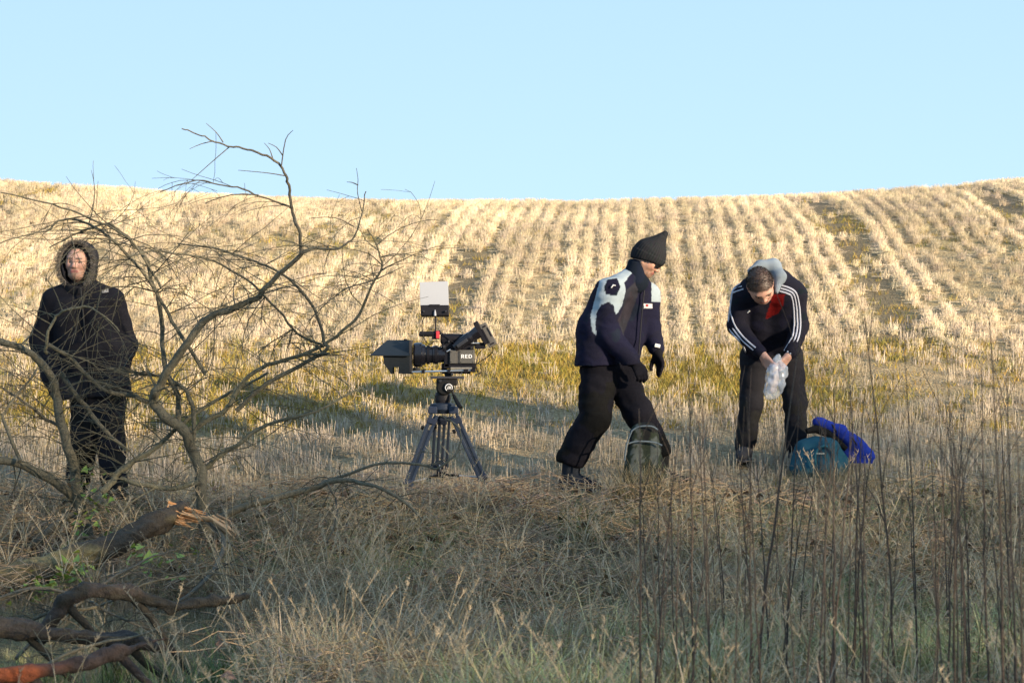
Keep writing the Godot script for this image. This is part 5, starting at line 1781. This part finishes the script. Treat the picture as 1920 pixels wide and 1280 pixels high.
	clothe("jumper_hood", root, hood, 0.03, 0.004, 15.0, flat_paint(Color(0.19, 0.23, 0.27)), [])
	# cropped hair
	var hair := MB.new()
	for k in 3400:
		var dir := Vector3(rng.randfn(0, 1), rng.randfn(0, 1), rng.randfn(0, 1)).normalized()
		var c := Vector3(0, 0.028, -0.012) + Vector3(dir.x * 0.078, dir.y * 0.089, dir.z * 0.098)
		var edge := maxf(c.z * 0.75 - c.y + 0.004, -c.y - 0.045 - c.z * 0.35)
		if edge > -0.002 + rng.randfn(0, 0.005) or (absf(c.x) > 0.068 and c.y < 0.02):
			continue
		var q := c + (dir + Vector3(rng.randfn(0, 0.3), rng.randfn(0, 0.3), rng.randfn(0, 0.3) + 0.4)).normalized() * rng.randf_range(0.006, 0.014)
		hair.tube([head + hb * c, head + hb * q], [0.0014, 0.0006], 3, Color(0.032, 0.023, 0.017) * rng.randf_range(0.6, 1.6))
	part("hair", hair, M.fur, root).set_meta("kind", "stuff")

# ---------- bags ----------
func build_bags() -> void:
	# clear plastic bag in the bending man's hands
	var d := 14.44
	var f := Field.new(W(1395, 775, d) - Vector3(0, 0, 0.14), W(1500, 650, d) + Vector3(0, 0, 0.14), 0.008)
	f.cone(W(1458, 668, d), W(1455, 700, d), 0.022, 0.062, 0.03, Vector3(0, 0, 1), 1.5)
	f.cone(W(1455, 700, d), W(1447, 735, d), 0.066, 0.055, 0.03, Vector3(0, 0, 1), 1.5)
	f.cone(W(1468, 690, d), W(1462, 730, d), 0.03, 0.03, 0.03)
	var crumple := func(p: Vector3, _n: Vector3) -> float: return 0.014 * (absf(noise.get_noise_3d(p.x * 900.0, p.y * 500.0, p.z * 900.0)) * 2.2 - 0.4) + 0.006 * noise.get_noise_3d(p.x * 2200.0, p.y * 2200.0, p.z * 2200.0)
	var mb := MB.new()
	f.into(mb, flat_paint(Color.WHITE), crumple)
	var bag := thing("plastic_bag", "crumpled clear plastic bag held by the bending person", "bag", W(1450, 752, d))
	part("film", mb, M.bag, bag)
	var inside := Field.new(W(1410, 760, d) - Vector3(0, 0, 0.1), W(1490, 660, d) + Vector3(0, 0, 0.1), 0.009)
	inside.cone(W(1452, 690, d), W(1448, 728, d), 0.028, 0.036, 0.03)
	mb = MB.new()
	inside.into(mb, flat_paint(Color(0.55, 0.46, 0.44)), crumple)
	part("wrapped_item", mb, painted(0.5), bag)
	# teal rucksack and the blue mat beside it
	var q := on_ground(1535, 14.55)
	var P := func(px, py, z = 0.0): return W(px, py, 14.55) + Vector3(0, 0, z)
	var root := thing("rucksack", "teal rucksack lying in the grass beside the bending person's feet", "rucksack", q)
	f = Field.new(P.call(1470, 900, -0.25), P.call(1620, 790, 0.25), 0.01)
	f.cone(P.call(1512, 846), P.call(1508, 874), 0.085, 0.1, 0.05)
	f.cone(P.call(1545, 842, 0.05), P.call(1547, 874, 0.05), 0.08, 0.105, 0.05)
	f.cone(P.call(1562, 845), P.call(1575, 872), 0.06, 0.075, 0.05)
	f.cone(P.call(1530, 834), P.call(1555, 836), 0.06, 0.05, 0.05)
	mb = MB.new()
	f.into(mb, flat_paint(Color(0.024, 0.085, 0.12)), folds(0.007, 93.0))
	part("main_pouch", mb, M.cloth, root)
	mb = MB.new()
	var seam := []
	for p in [[1526, 872], [1523, 855], [1528, 841], [1541, 834], [1552, 842], [1557, 858], [1558, 874]]:
		seam.append(P.call(p[0], p[1], 0.145))
	seam = smooth(seam, 3)
	var rr := []
	for k in seam.size():
		rr.append(0.008)
	mb.tube(seam, rr, 6, Color(0.035, 0.12, 0.15))
	part("piping", mb, M.cloth, root)
	mb = MB.new()
	mb.tube([P.call(1512, 808, 0.02), P.call(1530, 804, 0.0), P.call(1552, 812, -0.02), P.call(1572, 828, -0.02), P.call(1588, 842, -0.02)], [0.02, 0.03, 0.03, 0.026, 0.02], 8, Color(0.012, 0.012, 0.014), null, true)
	part("strap", mb, M.cloth, root)
	mb = MB.new()
	mb.box(P.call(1533, 848, 0.15), Vector3(0.055, 0.011, 0.006), 0.002, Basis.IDENTITY, Color(0.4, 0.42, 0.38))
	part("reflective_strip", mb, M.cloth, root)
	var mat_ := thing("rolled_mat", "bright blue rolled mat sloping over the teal rucksack", "mat", on_ground(1630, 14.6))
	f = Field.new(P.call(1510, 870, -0.3), P.call(1660, 765, 0.2), 0.01)
	f.cone(P.call(1535, 790, -0.06), P.call(1580, 810, -0.06), 0.034, 0.046, 0.03)
	f.cone(P.call(1580, 810, -0.06), P.call(1612, 836, -0.06), 0.046, 0.05, 0.03)
	f.cone(P.call(1612, 836, -0.06), P.call(1632, 856, -0.06), 0.05, 0.044, 0.03)
	f.cone(P.call(1590, 850, -0.08), P.call(1622, 876, -0.08), 0.05, 0.06, 0.04)
	mb = MB.new()
	f.into(mb, flat_paint(Color(0.02, 0.04, 0.26)), folds(0.009, 101.0))
	part("roll", mb, M.cloth, mat_)
	mb = MB.new()
	for t in [[1566, 804, 0.048], [1604, 829, 0.054]]:
		var ring := []
		var r2 := []
		for k in 17:
			var a := TAU * k / 16.0
			ring.append(P.call(t[0], t[1], -0.06) + Vector3(-0.5 * cos(a), cos(a) * 0.86, sin(a)) * t[2])
			r2.append(0.006)
		mb.tube(ring, r2, 5, Color(0.02, 0.02, 0.03))
	part("strap", mb, M.cloth, mat_)
	# camouflage bag standing in front of the striding man's leg
	var C2 := func(px, py, z = 0.0): return W(px, py, 13.95) + Vector3(0, 0, z)
	var cb := thing("camouflage_bag", "camouflage patterned bag with pale edges half hidden by grass before the striding person", "bag", on_ground(1210, 13.95))
	f = Field.new(C2.call(1150, 935, -0.2), C2.call(1280, 770, 0.2), 0.01)
	f.cone(C2.call(1196, 812), C2.call(1192, 890), 0.05, 0.085, 0.05, Vector3(0, 0, 1), 1.2)
	f.cone(C2.call(1218, 810), C2.call(1226, 890), 0.05, 0.09, 0.05, Vector3(0, 0, 1), 1.2)
	f.cone(C2.call(1202, 803), C2.call(1216, 803), 0.03, 0.03, 0.05)
	mb = MB.new()
	f.into(mb, func(p: Vector3, _n: Vector3) -> Color:
		var w := noise.get_noise_3d(p.x * 800.0, p.y * 500.0, p.z * 800.0)
		if w > 0.16:
			return Color(0.085, 0.095, 0.09)
		if w < -0.14:
			return Color(0.02, 0.022, 0.02)
		return Color(0.035, 0.042, 0.03), folds(0.008, 111.0))
	part("pouch", mb, M.cloth, cb)
	mb = MB.new()
	for line in [[[1182, 808], [1196, 799], [1220, 798], [1232, 805]], [[1178, 830], [1195, 826], [1225, 828], [1240, 834]], [[1184, 806], [1174, 832], [1170, 862]]]:
		var pts := []
		for p in line:
			pts.append(C2.call(p[0], p[1], 0.085))
		pts = smooth(pts, 3)
		var r3 := []
		for k in pts.size():
			r3.append(0.006)
		mb.tube(pts, r3, 5, Color(0.14, 0.17, 0.19), null, true)
	part("edge_tape", mb, M.cloth, cb)

func _ready() -> void:
	rng.seed = 20
	noise.seed = 5
	noise.frequency = 0.01
	noise.fractal_octaves = 3
	set_stage()
	set_materials()
	build_ground()
	build_hedgerow()
	build_field()
	build_fallen_tree()
	build_logs()
	build_tripod()
	build_film_camera()
	build_hooded_man()
	build_jacket_man()
	build_track_man()
	build_bags()
	build_stalks()
